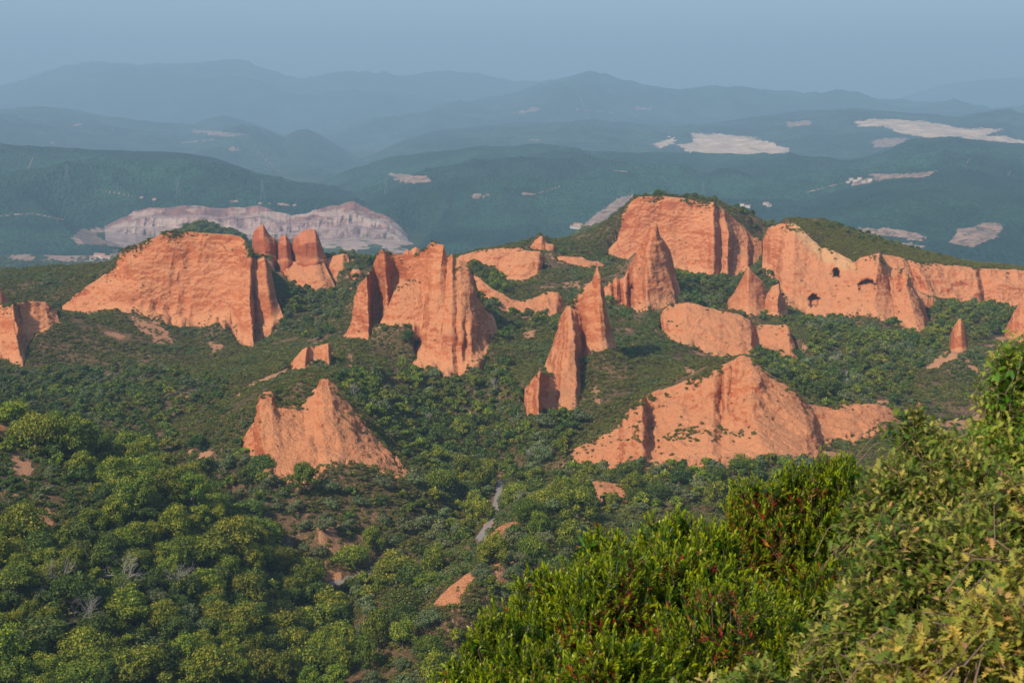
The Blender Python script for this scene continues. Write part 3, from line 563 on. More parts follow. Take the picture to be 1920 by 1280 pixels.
for pl, wd in (([(625,1262),(632,1235),(648,1205)], 7), ([(900,1010),(918,985),(925,960),(930,935),(938,905)], 6), ([(590,1075),(612,1088),(640,1088),(665,1082),(700,1075)], 6), ([(1584,698),(1586,715)], 5)):
    track = np.maximum(track, smooth(wd + 2, wd - 2, linedist(jx, jy, pl)))
track = track * okp
m = mesh_np('ground', GV.reshape(-1, 3), gridquads(*gx.shape)); attr(m, 'bare', bare.ravel()); attr(m, 'track', track.ravel())
struct(link('ground', m, M_ground))

# coarse depth map for deciding which trees can be seen
ZW, ZH = 480, 320; zb = np.full((ZH, ZW), 1e9)
def splat(p):
    p = p[p[:, 1] > 20]; a, b = proj(p); i = (b / 4).astype(int); j = (a / 4).astype(int)
    ok = (i >= 0) & (i < ZH) & (j >= 0) & (j < ZW); np.minimum.at(zb, (i[ok], j[ok]), p[ok, 1])
for rv in rock_verts: splat(rv)
splat(GV.reshape(-1, 3)[gy.ravel() > 240])

# ------------------------------------------------------------------ distant terrain
QTOP = [(196,424),(215,412),(240,402),(252,394),(290,390),(340,386),(400,388),(440,388),(490,386),(520,398),(548,402),(600,392),(640,381),(665,379),(690,390),(720,402),(745,418),(775,450),(790,468)]
def layer(name, crest, Yc, Yt, mat, zt=-352, amp=40, prof=1.0, scale=700., bare=[], white=[], lines=[], rows=150, cols_=900, seed=0, kd='structure', toe=None, crestamp=.25, carve=False):
    cx = np.array([c[0] for c in crest], float); cy = np.array([c[1] for c in crest], float)
    px = np.linspace(cx[0], cx[-1], cols_); py = np.interp(px, cx, cy)
    kern = np.hanning(15); kern /= kern.sum(); py = np.convolve(np.pad(py, 7, 'edge'), kern, 'valid')
    top = P(px, py, Yc)
    v = np.linspace(0, 1, rows)
    Y = Yt + (Yc - Yt) * v[:, None] + 0 * px[None]
    x = (px[None] - 960) / F * Y
    hh = np.sin(v * np.pi / 2)**prof
    zt_ = zt if toe is None else P(px, np.interp(px, [t[0] for t in toe], [t[1] for t in toe]), Yt)[:, 2][None]
    z = zt_ + (top[:, 2][None] - zt_) * hh[:, None]
    e = (np.sin(np.pi * v) * (1 - crestamp) + crestamp * (v > .02))[:, None]
    z = z + e * amp * (ridged(x / scale, Y / scale, 0 * x, 5, 100 + seed) - .15)
    z = z + amp * .05 * fbm(x / 60, Y / 60, 0 * x, 3, 140 + seed)
    if carve:
        qx = np.array([t_[0] for t_ in QTOP], float); qy = np.array([t_[1] for t_ in QTOP], float); cpx_ = 960 + x / Y * F * CP
        cpx_ = 960 + x / Y * F
        zt2 = P(cpx_, np.interp(cpx_, qx, qy), 3900)[..., 2]; zb2 = P(cpx_, np.interp(cpx_, [196, 300, 500, 700, 790], [456, 486, 492, 484, 474]), 3330)[..., 2]
        f_ = 1 - np.interp(np.clip(3890 - Y, 0, 570), [0, 18, 110, 130, 210, 228, 330, 570], [0, .24, .25, .53, .54, .78, .79, 1.0]); lim = zb2 + (zt2 - zb2) * f_ - 26
        ed = np.clip(np.minimum((cpx_ + 90) / 290, (900 - cpx_) / 140), 0, 1); lim = lim + (1 - ed)**1.5 * 330 + np.clip(Y - 3890, 0, 400) * 1.2
        z = np.where((cpx_ > -90) & (cpx_ < 900) & (Y < 4250), np.minimum(z, lim), z)
    B = []
    for k, (dy, dz) in enumerate(((.02, .03), (.06, .2), (.14, .6), (.22, 1.0))):
        B.append(np.stack([x[-1] * (1 + dy), Y[-1] * (1 + dy), z[-1] + (zt - 10 - z[-1]) * dz], -1))
    V = np.concatenate([np.stack([x, Y, z], -1), np.array(B)], 0)
    a, b = proj(V)
    ja = a + 11 * fbm(V[..., 0] / (Yc * .004), V[..., 1] / (Yc * .004), 0 * a, 3, 7); jb = b + 4 * fbm(V[..., 0] / (Yc * .004), V[..., 1] / (Yc * .004), 0 * a, 3, 8)
    br = np.zeros(a.shape); wh = np.zeros(a.shape)
    for p_ in bare: br = np.maximum(br, inpoly(ja, jb, p_) * .58)
    for p_ in white: q = inpoly(ja, jb, p_); br = np.maximum(br, q * 1.); wh = np.maximum(wh, q * 1.)
    for l_ in lines: br = np.maximum(br, smooth(1.6, .5, linedist(a, b, l_)) * .75)
    m = mesh_np(name, V.reshape(-1, 3), gridquads(*a.shape)); attr(m, 'bare', br.ravel()); attr(m, 'white', wh.ravel())
    o = link(name, m, mat); struct(o); return V
layer('far_mountain', [(1400,205),(1650,190),(1750,166),(1850,150),(1920,144),(2100,140),(2500,180)], 28000, 20000, M_farB, amp=150, scale=3500, rows=60, cols_=400, seed=1)
layer('far_mountain', [(-700,200),(-300,188),(0,176),(60,166),(130,150),(200,138),(270,140),(340,133),(385,126),(430,124),(465,127),(500,142),(550,162),(600,156),(680,155),(730,149),(800,154),(850,153),(900,160),(960,170),(1010,174),(1100,178),(1300,195),(1600,220)], 22000, 14000, M_farB, amp=380, scale=3000, rows=110, seed=2, lines=[[(765,152),(742,172)]])
layer('mountain', [(560,262),(700,235),(800,218),(900,202),(960,190),(1010,176),(1050,162),(1095,150),(1130,157),(1200,172),(1260,183),(1330,178),(1400,180),(1450,183),(1520,182),(1590,185),(1650,189),(1700,202),(1800,210),(2000,215),(2500,220)], 16000, 10500, M_farB, amp=230, scale=1800, seed=3,
   bare=[[(960,212),(1000,200),(1015,205),(980,214)],[(1190,200),(1220,200),(1220,208),(1190,207)]], lines=[[(1078,160),(1090,190),(1102,215)],[(1080,205),(1150,212)]])
layer('mountain', [(-700,205),(-200,204),(0,211),(100,208),(150,212),(240,225),(300,235),(370,238),(400,228),(430,223),(460,230),(500,243),(560,268),(640,300),(760,320)], 12000, 7000, M_farB, amp=170, scale=1300, seed=4,
   bare=[[(130,232),(155,230),(162,236),(140,238)],[(350,240),(400,245),(470,252),(430,258),(370,250)],[(430,275),(455,278),(450,285),(425,283)]], lines=[[(85,262),(110,275)],[(480,280),(510,310),(530,325)],[(340,268),(400,262)]])
layer('hill', [(480,300),(505,285),(530,260),(560,245),(578,243),(600,252),(630,270),(660,290),(700,305)], 10000, 7500, M_farB, amp=40, scale=900, rows=70, cols_=300, seed=5)
layer('mountain', [(560,345),(640,318),(700,293),(760,266),(850,246),(950,233),(1050,232),(1150,236),(1250,238),(1330,232),(1400,222),(1500,210),(1600,205),(1700,216),(1790,222),(1830,211),(1880,211),(1930,222),(2100,225),(2500,230)], 10500, 6500, M_farB, amp=110, scale=1500, rows=200, cols_=1100, seed=6, crestamp=.1,
   white=[[(1222,272),(1262,255),(1264,268),(1240,279)],[(1298,251),(1350,251),(1410,258),(1450,268),(1488,282),(1470,288),(1420,290),(1340,292),(1296,284),(1268,272),(1300,268)],[(1602,228),(1640,224),(1680,224),(1740,228),(1800,240),(1882,244),(1840,256),(1740,260),(1690,250),(1650,236),(1610,238)],[(1800,258),(1880,255),(1930,270),(1930,284),(1880,268)]],
   bare=[[(1470,228),(1520,226),(1525,234),(1480,238)],[(1630,262),(1700,258),(1710,272),(1640,278)]], lines=[[(995,262),(1020,264)],[(1050,300),(1070,300)]])
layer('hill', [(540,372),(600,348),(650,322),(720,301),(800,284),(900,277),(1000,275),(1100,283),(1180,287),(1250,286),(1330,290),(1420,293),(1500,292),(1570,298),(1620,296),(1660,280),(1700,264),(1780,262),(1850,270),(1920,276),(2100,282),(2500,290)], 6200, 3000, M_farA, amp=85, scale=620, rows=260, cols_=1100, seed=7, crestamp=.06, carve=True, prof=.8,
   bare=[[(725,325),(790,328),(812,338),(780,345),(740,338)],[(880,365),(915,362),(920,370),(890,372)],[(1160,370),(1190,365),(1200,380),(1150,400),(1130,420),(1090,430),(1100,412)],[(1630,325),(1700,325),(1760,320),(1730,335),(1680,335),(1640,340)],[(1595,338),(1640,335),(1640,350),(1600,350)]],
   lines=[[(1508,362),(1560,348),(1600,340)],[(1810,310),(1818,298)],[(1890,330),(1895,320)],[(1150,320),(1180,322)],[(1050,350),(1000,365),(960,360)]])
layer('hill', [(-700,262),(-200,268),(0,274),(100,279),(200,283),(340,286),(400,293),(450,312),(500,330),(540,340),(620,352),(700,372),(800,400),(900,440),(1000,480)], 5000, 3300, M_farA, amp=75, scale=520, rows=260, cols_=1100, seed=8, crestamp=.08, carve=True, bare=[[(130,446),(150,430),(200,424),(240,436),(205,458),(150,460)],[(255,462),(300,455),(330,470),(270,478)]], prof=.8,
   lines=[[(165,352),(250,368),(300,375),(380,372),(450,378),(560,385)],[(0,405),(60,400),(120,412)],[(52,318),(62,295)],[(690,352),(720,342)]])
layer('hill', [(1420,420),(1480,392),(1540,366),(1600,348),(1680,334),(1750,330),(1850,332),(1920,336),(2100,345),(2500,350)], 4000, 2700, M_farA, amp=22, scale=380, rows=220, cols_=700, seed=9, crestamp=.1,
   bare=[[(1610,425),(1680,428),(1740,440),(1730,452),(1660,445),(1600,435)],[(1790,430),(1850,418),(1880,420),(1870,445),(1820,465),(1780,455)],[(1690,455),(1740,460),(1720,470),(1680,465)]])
# valley floor and the wide country around it
vx = np.linspace(-30000, 30000, 301); 
vy = np.concatenate([np.linspace(-1400, 1400, 8), np.linspace(1450, 4200, 320), np.geomspace(4300, 30500, 30)])
ss = np.linspace(-.62, .62, 500); 
yy, s2 = np.meshgrid(vy, ss, indexing='ij'); xx = s2 * (np.abs(yy) + 2000)
zz = -345 + 9 * fbm(xx / 160, yy / 160, 0 * xx, 4, 200) * smooth(900, 1600, yy)
V = np.stack([xx, yy, zz], -1); a, b = proj(V)
ja = a + 9 * fbm(xx / 30, yy / 30, 0 * xx, 3, 7); jb = b + 2.5 * fbm(xx / 30, yy / 30, 0 * xx, 3, 8)
br = np.zeros(a.shape)
for p_ in [[(20,478),(60,476),(60,490),(22,490)],[(85,478),(150,474),(160,490),(90,490)],[(165,478),(225,474),(225,496),(170,496)],[(1070,440),(1130,420),(1130,436),(1080,450)],[(890,440),(990,446),(1010,458),(920,452)],[(1830,488),(1920,484),(1960,494),(1840,496)],[(1760,468),(1800,470),(1800,476),(1765,474)],[(0,508),(40,506),(55,518),(10,520)]]:
    br = np.maximum(br, inpoly(ja, jb, p_) * .75)
br = np.maximum(br, .7 * smooth(.38, .6, fbm(xx / 90, yy / 90, 0 * xx, 3, 230)) * (yy > 2400)) * (yy > 1500)
m = mesh_np('valley_floor', V.reshape(-1, 3), gridquads(*a.shape)); attr(m, 'bare', br.ravel()); attr(m, 'white', 0 * br.ravel())
struct(link('valley_floor', m, M_farC))
w1 = layer('forested_hill', [(-700,640),(-200,622),(0,596),(60,582),(100,562),(150,532),(215,490),(300,450),(380,420),(450,440),(560,520)], 1750, 1450, M_farC, amp=12, scale=160, rows=120, cols_=500, seed=10, crestamp=.3)
w2 = layer('forested_hill', [(1000,520),(1040,480),(1065,452),(1100,432),(1150,420),(1200,410),(1300,420),(1420,470)], 1800, 1450, M_farC, amp=12, scale=160, rows=110, cols_=400, seed=11, crestamp=.3)

# open-pit quarry: benched faces on the hillside
def quarry():
    top = [(196,424),(215,412),(240,402),(252,394),(290,390),(340,386),(400,388),(440,388),(490,386),(520,398),(548,402),(600,392),(640,381),(665,379),(690,390),(720,402),(745,418),(775,450),(790,468)]
    cx = [t[0] for t in top]; cy = [t[1] for t in top]
    nu = 520; px = np.linspace(cx[0], cx[-1], nu); ty = np.interp(px, cx, cy) + 3.5 * fbm(px / 22, 0 * px, 0 * px, 4, 66); by = np.interp(px, [196, 300, 500, 700, 790], [456, 486, 492, 484, 474])
    nr = 130; t = np.linspace(0, 1, nr)
    # benches: alternate steep and flat
    st = np.array([0, .06, .12, .3, .34, .52, .58, 1.0]); yv = np.array([0, 18, 60, 85, 175, 200, 290, 560.])
    zf = np.array([0, .15, .17, .34, .36, .60, .61, 1.0])
    nz = fbm(px / 18, 0 * px, 0 * px, 4, 5)
    T = P(px, ty, 3900 + 0 * px); Bm = P(px, by, 3330 + 0 * px)
    W = np.zeros((nr, nu, 3))
    tt = t[:, None] + .02 * nz[None]
    k = 1 - t[:, None]
    Yb = np.interp(np.clip(tt, 0, 1), [0, .2, .21, .45, .46, .68, .69, 1], [0, 18, 110, 130, 210, 228, 330, 570])
    zb_ = np.interp(np.clip(tt, 0, 1), [0, .2, .21, .45, .46, .68, .69, 1], [0, .24, .25, .53, .54, .78, .79, 1.0])
    Y = 3900 - Yb; z = T[None, :, 2] + (Bm[None, :, 2] - T[None, :, 2]) * zb_
    x = (px[None] - 960) / F * Y
    rg = ridged(x / 45, z / 200, 0 * x, 4, 31) * 26 + fbm(x / 14, Y / 14, z / 14, 3, 32) * 6 + fbm(x / 120, 0 * x, z / 100, 2, 36) * 26
    e = np.minimum(1, np.minimum(np.arange(nu), np.arange(nu)[::-1]) / 20)[None]
    Y = Y - rg * np.sin(np.pi * np.clip(t, .02, 1))[:, None] * e - 10
    x = (px[None] - 960) / F * Y
    W = np.stack([x, Y, z], -1)
    bk = W[0].copy(); bk[:, 1] += 60; bk[:, 2] -= 40
    W = np.concatenate([bk[None], W], 0)
    m_ = mesh_np('quarry', W.reshape(-1, 3), gridquads(nr + 1, nu)[:, ::-1]); attr(m_, 'row', np.repeat(np.concatenate([[0], t]), nu)); return m_
k = NB('quarry_rock'); p = k.pos(); n1 = k.noise(k.pos((1, 1, 1)), .012, 5, .7); n2 = k.noise(k.pos((.5, .5, .15)), .06, 5, .7); n3 = k.noise(k.pos((.3, .3, 1.2)), .03, 4, .6)
rw = k.math('ADD', k.attr('row'), k.math('MULTIPLY', k.math('SUBTRACT', n1, .5), .10))
c = k.mix(k.ramp(n1, .4, .6), (.20, .085, .065), (.30, .15, .12)); c = k.mix(k.ramp(rw, .20, .24), c, (.36, .225, .19)); c = k.mix(k.ramp(rw, .44, .47), c, (.30, .20, .17)); c = k.mix(k.ramp(rw, .66, .70), c, (.24, .15, .13))
c = k.mix(k.math('MULTIPLY', k.ramp(n2, .49, .56), .75), c, (.12, .06, .06)); c = k.mix(k.math('MULTIPLY', k.ramp(n3, .52, .57), .6), c, (.46, .34, .27))
sep = k.n('SeparateXYZ'); k.l(k.n('NewGeometry').outputs['Normal'], sep.inputs[0])
c = k.mix(k.math('MULTIPLY', k.ramp(sep.outputs[2], .96, .995), .6), c, (.40, .28, .23))
c = k.mix(k.math('MULTIPLY', k.ramp(k.noise(p, .02, 5, .7), .56, .62), k.ramp(rw, .5, .7)), c, (.05, .075, .03))
M_quarry = k.fin(c, 1.0, k.bump(n2, 12, .8), .05)
struct(link('quarry', quarry(), M_quarry))

# ------------------------------------------------------------------ vegetation prototypes
LM = {
 'chestnut': leaf_mat('chestnut_leaves', ((.030, .060, .004), (.135, .178, .010), (.42, .37, .018)), .3, .55, .28),
 'oak': leaf_mat('holm_oak_leaves', ((.034, .052, .016), (.115, .140, .046), (.24, .25, .10)), .15, .6, .22),
 'dark': leaf_mat('dark_broadleaf', ((.014, .036, .005), (.060, .105, .012), (.21, .23, .020)), .25, .55, .25),
 'heath': leaf_mat('heath_leaves', ((.028, .038, .006), (.120, .128, .020), (.31, .28, .055)), .15, .8, .35),
 'plateau': leaf_mat('broom_leaves', ((.045, .050, .006), (.15, .145, .014), (.26, .23, .03)), .15, .8, .25),
}
def leafcards(pts_, nrm, size, r, tone, jitter=.6, aspect=1.0):
    n = len(pts_)
    d = nrm + r.normal(0, jitter, (n, 3)); d /= np.linalg.norm(d, axis=1, keepdims=True)
    a = np.cross(d, r.normal(0, 1, (n, 3))); a /= np.linalg.norm(a, axis=1, keepdims=True) + 1e-9; b = np.cross(d, a)
    s = (size * r.uniform(.6, 1.3, n))[:, None]
    c = [pts_ - a * s * aspect, pts_ - b * s * .6 + d * s * .15, pts_ + a * s * aspect, pts_ + b * s * .6 + d * s * .15]
    V = np.stack(c, 1).reshape(-1, 3); q = np.arange(4 * n).reshape(-1, 4)
    return V, q, np.repeat(tone, 4)
def crown(seed, R, H, nl, per, size, base=.15, jit=.6, lob=.36):
    r = np.random.default_rng(seed); Vs = []; Qs = []; Ts = []; off = 0
    for i in range(nl):
        th = i * 2.39996 + r.uniform(-.4, .4); fr = math.sqrt((i + .4) / nl)
        rad = fr * R * (1 - lob * .75); ph = math.acos(min(1, fr * .98)) 
        c = np.array([rad * math.cos(th), rad * math.sin(th), H * base + (H * (1 - base) - R * lob * .8) * (math.sin(ph)**.8 * .85 + .12) + r.uniform(-.05, .05) * H])
        lr = R * lob * r.uniform(.55, 1.25); sq = r.uniform(.75, 1.25, 3)
        v = r.normal(0, 1, (per, 3)); v /= np.linalg.norm(v, axis=1, keepdims=True)
        v[:, 2] = np.where(v[:, 2] < -.35, -v[:, 2], v[:, 2])
        rr = lr * (1 + .18 * r.normal(0, 1, per)); rr = np.where(r.random(per) < .25, rr * r.uniform(.6, .9, per), rr)
        c = c + r.normal(0, .10 * R, 3); pt = c + v * rr[:, None] * np.array([1, 1, .82]) * sq
        pt = pt + (.16 * lr * vnoise(pt[:, 0] / lr * 2.2, pt[:, 1] / lr * 2.2, pt[:, 2] / lr * 2.2, seed))[:, None] * v
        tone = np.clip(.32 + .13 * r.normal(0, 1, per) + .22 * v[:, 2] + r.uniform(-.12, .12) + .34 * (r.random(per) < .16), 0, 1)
        V, q, t = leafcards(pt, v, size, r, tone, jit)
        Vs.append(V); Qs.append(q + off); Ts.append(t); off += len(V)
    m = mesh_np('crown', np.concatenate(Vs), np.concatenate(Qs), smooth_=False); attr(m, 'tone', np.concatenate(Ts)); return m
def tube(P0, P1, r0, r1, n=6):
    P0, P1 = np.array(P0, float), np.array(P1, float); d = P1 - P0; d /= np.linalg.norm(d)
    a = np.cross(d, [.3, .9, .2]); a /= np.linalg.norm(a); b = np.cross(d, a); t = np.linspace(0, 2 * np.pi, n, endpoint=False)
    ring = lambda p, r_: p + r_ * (np.cos(t)[:, None] * a + np.sin(t)[:, None] * b)
    V = np.concatenate([ring(P0, r0), ring(P1, r1)]); i = np.arange(n); j = (i + 1) % n
    return V, np.stack([i, j, n + j, n + i], -1)
class TB:
    def __init__(s): s.V = []; s.Q = []; s.o = 0
    def seg(s, a, b, r0, r1, n=6):
        V, q = tube(a, b, r0, r1, n); s.V.append(V); s.Q.append(q + s.o); s.o += len(V)
    def mesh(s, name): return mesh_np(name, np.concatenate(s.V), np.concatenate(s.Q))
def trunk_mesh(seed, R, H):
    r = np.random.default_rng(seed); t = TB(); rt = .045 * R + .08
    p = np.array([0, 0, -1.0]); q = np.array([r.uniform(-.2, .2), r.uniform(-.2, .2), H * .3]); t.seg(p, q, rt * 1.3, rt, 7)
    for i in range(6):
        a = i * 1.05 + r.uniform(-.3, .3); e = q + np.array([math.cos(a) * R * .55, math.sin(a) * R * .55, H * r.uniform(.25, .45)])
        mid = (q + e) / 2 + np.array([0, 0, -.08 * H]); t.seg(q, mid, rt * .7, rt * .45, 5); t.seg(mid, e, rt * .45, rt * .12, 4)
        for k_ in range(2):
            e2 = e + r.normal(0, .18 * R, 3); t.seg(mid, e2, rt * .25, rt * .06, 3)
    return t.mesh('trunk')
TREES = {}                                                         # kind -> list of (crown mesh, trunk mesh, R, H)
for kind, specs in {
   'chestnut': [(5.0, 8.2, 22, 260, .32, .06), (4.5, 7.8, 18, 270, .32, .06), (5.4, 7.4, 25, 250, .32, .08), (4.2, 9.0, 18, 270, .31, .06), (5.0, 6.8, 16, 330, .32, .03)],
   'oak': [(3.6, 5.0, 11, 360, .26, .05), (3.2, 4.6, 9, 380, .26, .05), (4.0, 4.8, 13, 340, .26, .05)],
   'dark': [(4.4, 7.5, 18, 270, .32, .04), (3.8, 6.8, 15, 280, .30, .04), (4.8, 6.4, 20, 270, .32, .04)]}.items():
    TREES[kind] = []
    for i, (R_, H_, nl, per, sz, base) in enumerate(specs):
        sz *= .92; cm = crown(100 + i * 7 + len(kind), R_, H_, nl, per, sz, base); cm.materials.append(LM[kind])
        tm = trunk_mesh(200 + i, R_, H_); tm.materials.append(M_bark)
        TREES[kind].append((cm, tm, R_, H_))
# shrub / small tree sources for the ground cover (not linked to the scene: only scattered)
def src_collection(name, meshes):
    col = bpy.data.collections.new(name)
    for i, mm in enumerate(meshes):
        o = bpy.data.objects.new('%s_%d' % (name, i), mm); col.objects.link(o)
    return col
def shrubs(kind, seed, n, per=46, size=.17):
    out = []
    for i in range(n):
        mm = crown(seed + i, 1.0, 1.15, 5, per, size, .0, .8, .5); mm.materials.append(LM[kind]); out.append(mm)
    return out
COL_heath = src_collection('heath_source', shrubs('heath', 400, 5)); COL_broom = src_collection('broom_source', shrubs('plateau', 430, 4)); COL_green = src_collection('green_source', shrubs('dark', 460, 3) + shrubs('oak', 470, 2))
small = []
for kd, sd_ in (('chestnut', 1), ('dark', 2), ('oak', 3), ('dark', 4), ('chestnut', 5)):
    mm = crown(500 + sd_, 1.0, 1.5, 9, 120, .12, .05, .6); mm.materials.append(LM[kd]); small.append(mm)
COL_trees = src_collection('tree_source', small)

def scatter(name, pos, scl, col, nidx, idx=None):
    n = len(pos); m = bpy.data.meshes.new(name); m.vertices.add(n); m.vertices.foreach_set('co', np.asarray(pos, np.float32).ravel())
    attr(m, 'scl', scl); attr(m, 'rot', rng.uniform(0, 6.28, n))
    a = m.attributes.new('idx', 'INT', 'POINT'); a.data.foreach_set('value', (rng.integers(0, nidx, n) if idx is None else np.asarray(idx)).astype(np.int32))
    o = bpy.data.objects.new(name, m); C.objects.link(o); o['kind'] = 'stuff'
    g = bpy.data.node_groups.new(name, 'GeometryNodeTree')
    g.interface.new_socket('Geometry', in_out='INPUT', socket_type='NodeSocketGeometry'); g.interface.new_socket('Geometry', in_out='OUTPUT', socket_type='NodeSocketGeometry')
    N = g.nodes; gi = N.new('NodeGroupInput'); go = N.new('NodeGroupOutput')
    ip = N.new('GeometryNodeInstanceOnPoints'); ci = N.new('GeometryNodeCollectionInfo'); ci.inputs['Collection'].default_value = col
    ci.inputs['Separate Children'].default_value = True; ci.inputs['Reset Children'].default_value = True
    def na(nm, ty):
        q = N.new('GeometryNodeInputNamedAttribute'); q.data_type = ty; q.inputs['Name'].default_value = nm; return q.outputs['Attribute']
    cx = N.new('ShaderNodeCombineXYZ'); e2 = N.new('FunctionNodeEulerToRotation'); L = g.links
    L.new(na('rot', 'FLOAT'), cx.inputs[2]); L.new(cx.outputs[0], e2.inputs[0])
    mp = N.new('GeometryNodeMeshToPoints')
    L.new(gi.outputs[0], mp.inputs[0]); L.new(mp.outputs[0], ip.inputs['Points']); L.new(ci.outputs[0], ip.inputs['Instance']); ip.inputs['Pick Instance'].default_value = True
    L.new(na('idx', 'INT'), ip.inputs['Instance Index']); L.new(e2.outputs[0], ip.inputs['Rotation']); L.new(na('scl', 'FLOAT'), ip.inputs['Scale'])
    L.new(ip.outputs[0], go.inputs[0])
    md = o.modifiers.new('scatter', 'NODES'); md.node_group = g
    return o

# ------------------------------------------------------------------ where trees grow (areas read from the picture, trees stand on the ground there)
WOODS = [
 ([(900,1090),(950,1010),(1040,990),(1100,1000),(1060,1090),(980,1140)], 6.8, .8, (.5,.3,.2), 'between the orange scar and the foreground bush'),  # polygon, spacing, size factor, kinds weights (chestnut, oak, dark), region phrase
 ([(130,800),(250,850),(400,950),(520,1040),(640,1170),(650,1300),(-60,1300),(-60,1010),(100,1000),(230,960),(140,900)], 5.6, 1.0, (.72,.06,.22), 'on the wooded spur at lower left'),
 ([(-60,765),(100,795),(160,850),(120,880),(40,850),(-60,845)], 6.0, .85, (.9,.03,.07), 'on the crest of the spur at the left edge'),
 ([(630,715),(740,700),(900,720),(950,690),(985,790),(1100,790),(1070,840),(1000,880),(950,900),(880,870),(850,900),(800,890),(760,850),(700,790)], 6.2, .92, (.45,.15,.4), 'in the valley below the central fluted cliff'),
 ([(850,880),(905,870),(925,930),(900,990),(850,960),(800,905)], 8, .95, (.7,.1,.2), 'left of the pale gravel track'),
 ([(945,870),(1000,870),(1010,930),(960,960),(935,930)], 8.5, .9, (.7,.1,.2), 'right of the pale gravel track'),
 ([(360,880),(450,870),(500,900),(520,930),(800,905),(870,960),(870,1010),(800,1050),(760,1060),(660,1070),(560,1050),(470,1000),(380,940)], 7.0, .85, (.35,.45,.2), 'in the hollow below the left foreground cliff'),
 ([(640,1110),(760,1060),(820,1060),(790,1130),(850,1200),(830,1300),(650,1300),(690,1200)], 7.8, .9, (.5,.4,.1), 'at bottom centre beside the bushy ridge'),
 ([(1080,885),(1250,885),(1400,880),(1520,880),(1500,960),(1240,960),(1100,970),(1010,1000),(950,1030),(1000,940)], 7.0, .9, (.5,.35,.15), 'at the foot of the big gabled cliff'),
 ([(-60,700),(60,700),(200,690),(330,700),(430,720),(400,770),(300,790),(330,850),(290,880),(120,790),(-60,750)], 7.5, .75, (.12,.13,.75), 'in the bowl below the broad left cliff'),
 ([(440,830),(500,820),(530,870),(500,910),(440,900)], 7, .9, (.3,.3,.4), 'against the left end of the left foreground cliff'),
 ([(535,540),(640,555),(690,520),(700,490),(640,480),(660,520),(640,600),(600,640),(550,630),(530,590)], 8, .8, (.2,.25,.55), 'in the gap left of the central cliff'),
 ([(890,505),(925,510),(960,545),(940,560),(905,540)], 7.5, .85, (.3,.2,.5), 'behind the right shoulder of the central cliff'),
 ([(885,540),(930,590),(960,640),(930,640),(905,590)], 7, .8, (.2,.2,.6), 'along the right foot of the central cliff'),
 ([(960,585),(1050,600),(1040,620),(960,615)], 7, .8, (.4,.3,.3), 'below the low banded cliff'),
 ([(1040,470),(1100,480),(1140,490),(1135,500),(1060,485),(1035,480)], 7, .7, (.2,.1,.7), 'on the far ridge near the tilted peak'),
 ([(1260,495),(1300,490),(1330,530),(1400,530),(1370,570),(1300,585),(1270,560)], 7.2, .95, (.3,.2,.5), 'in the hollow under the highest cliff'),
 ([(1410,510),(1440,500),(1455,480),(1458,520),(1450,560),(1430,545)], 8, .7, (.4,.2,.4), 'beside the small orange pyramid'),
 ([(1500,600),(1560,600),(1620,625),(1680,610),(1740,640),(1760,570),(1800,570),(1890,575),(1880,620),(1830,640),(1780,640),(1740,670),(1680,760),(1560,770),(1430,690),(1400,665),(1500,670),(1530,640)], 7.4, .85, (.45,.2,.35), 'in the right-hand valley below the cave cliff'),
 ([(1420,680),(1500,700),(1560,690),(1600,720),(1590,770),(1520,755),(1440,705)], 9, 1.0, (.7,.1,.2), 'behind the right slope of the big gabled cliff'),
 ([(1000,790),(1110,780),(1070,840),(1010,840)], 7.5, .85, (.7,.05,.25), 'at the foot of the hooked pinnacle'),
 ([(1088,672),(1118,674),(1112,700),(1085,704)], 7, .5, (.1,.3,.6), 'in the crook of the hooked pinnacle'),
 ([(1140,560),(1185,580),(1180,600),(1140,590)], 7.5, .8, (.1,.2,.7), 'between the hooked pinnacle and the gullied spire'),
 ([(1290,566),(1400,580),(1470,590),(1480,610),(1400,600),(1300,575)], 9, .7, (.4,.3,.3), 'on the back of the rounded whaleback rock'),
 ([(1370,385),(1440,415),(1455,420),(1425,445),(1395,420)], 6.5, .7, (.1,.1,.8), 'on the saddle right of the highest cliff'),
 ([(1530,420),(1590,422),(1660,450),(1760,478),(1750,485),(1650,462),(1560,432)], 9, .55, (.1,.1,.8), 'along the far rim of the green plateau'),
 ([(1195,362),(1300,366),(1345,378),(1300,378),(1200,372)], 9, .5, (.1,.1,.8), 'on the rim of the highest cliff'),
]
# candidates on the ground, equal per area
NC = 620000
cy_ = np.sqrt(rng.uniform(240**2, 1115**2, NC)); cs_ = rng.uniform(-.42, .42, NC); cx_ = cs_ * cy_
cz_ = ground_z(cx_, cy_); cand = np.stack([cx_, cy_, cz_], -1); cpx, cpy = proj(cand)
jpx = cpx + 10 * vnoise(cx_ / 14, cy_ / 14, 0 * cx_, 301); jpy = cpy + 6 * vnoise(cx_ / 14, cy_ / 14, 0 * cx_, 302)
def track_d(px, py):
    d = np.full(px.shape, 1e9)
    for pl in ([(625,1262),(632,1235),(648,1205)], [(893,1012),(918,985),(925,960),(930,935),(938,905)], [(590,1075),(612,1088),(640,1088),(665,1082)], [(1584,690),(1586,718)]):
        d = np.minimum(d, linedist(px, py, pl))
    return d
tdist = track_d(cpx, cpy)
occupied = {}
def free(x, y, rad):
    i, j = int(x // 12), int(y // 12)
    for a in (-1, 0, 1):
        for b in (-1, 0, 1):
            for (u, v, r2) in occupied.get((i + a, j + b), ()):
                if (u - x)**2 + (v - y)**2 < ((rad + r2) * .5)**2: return False
    return True
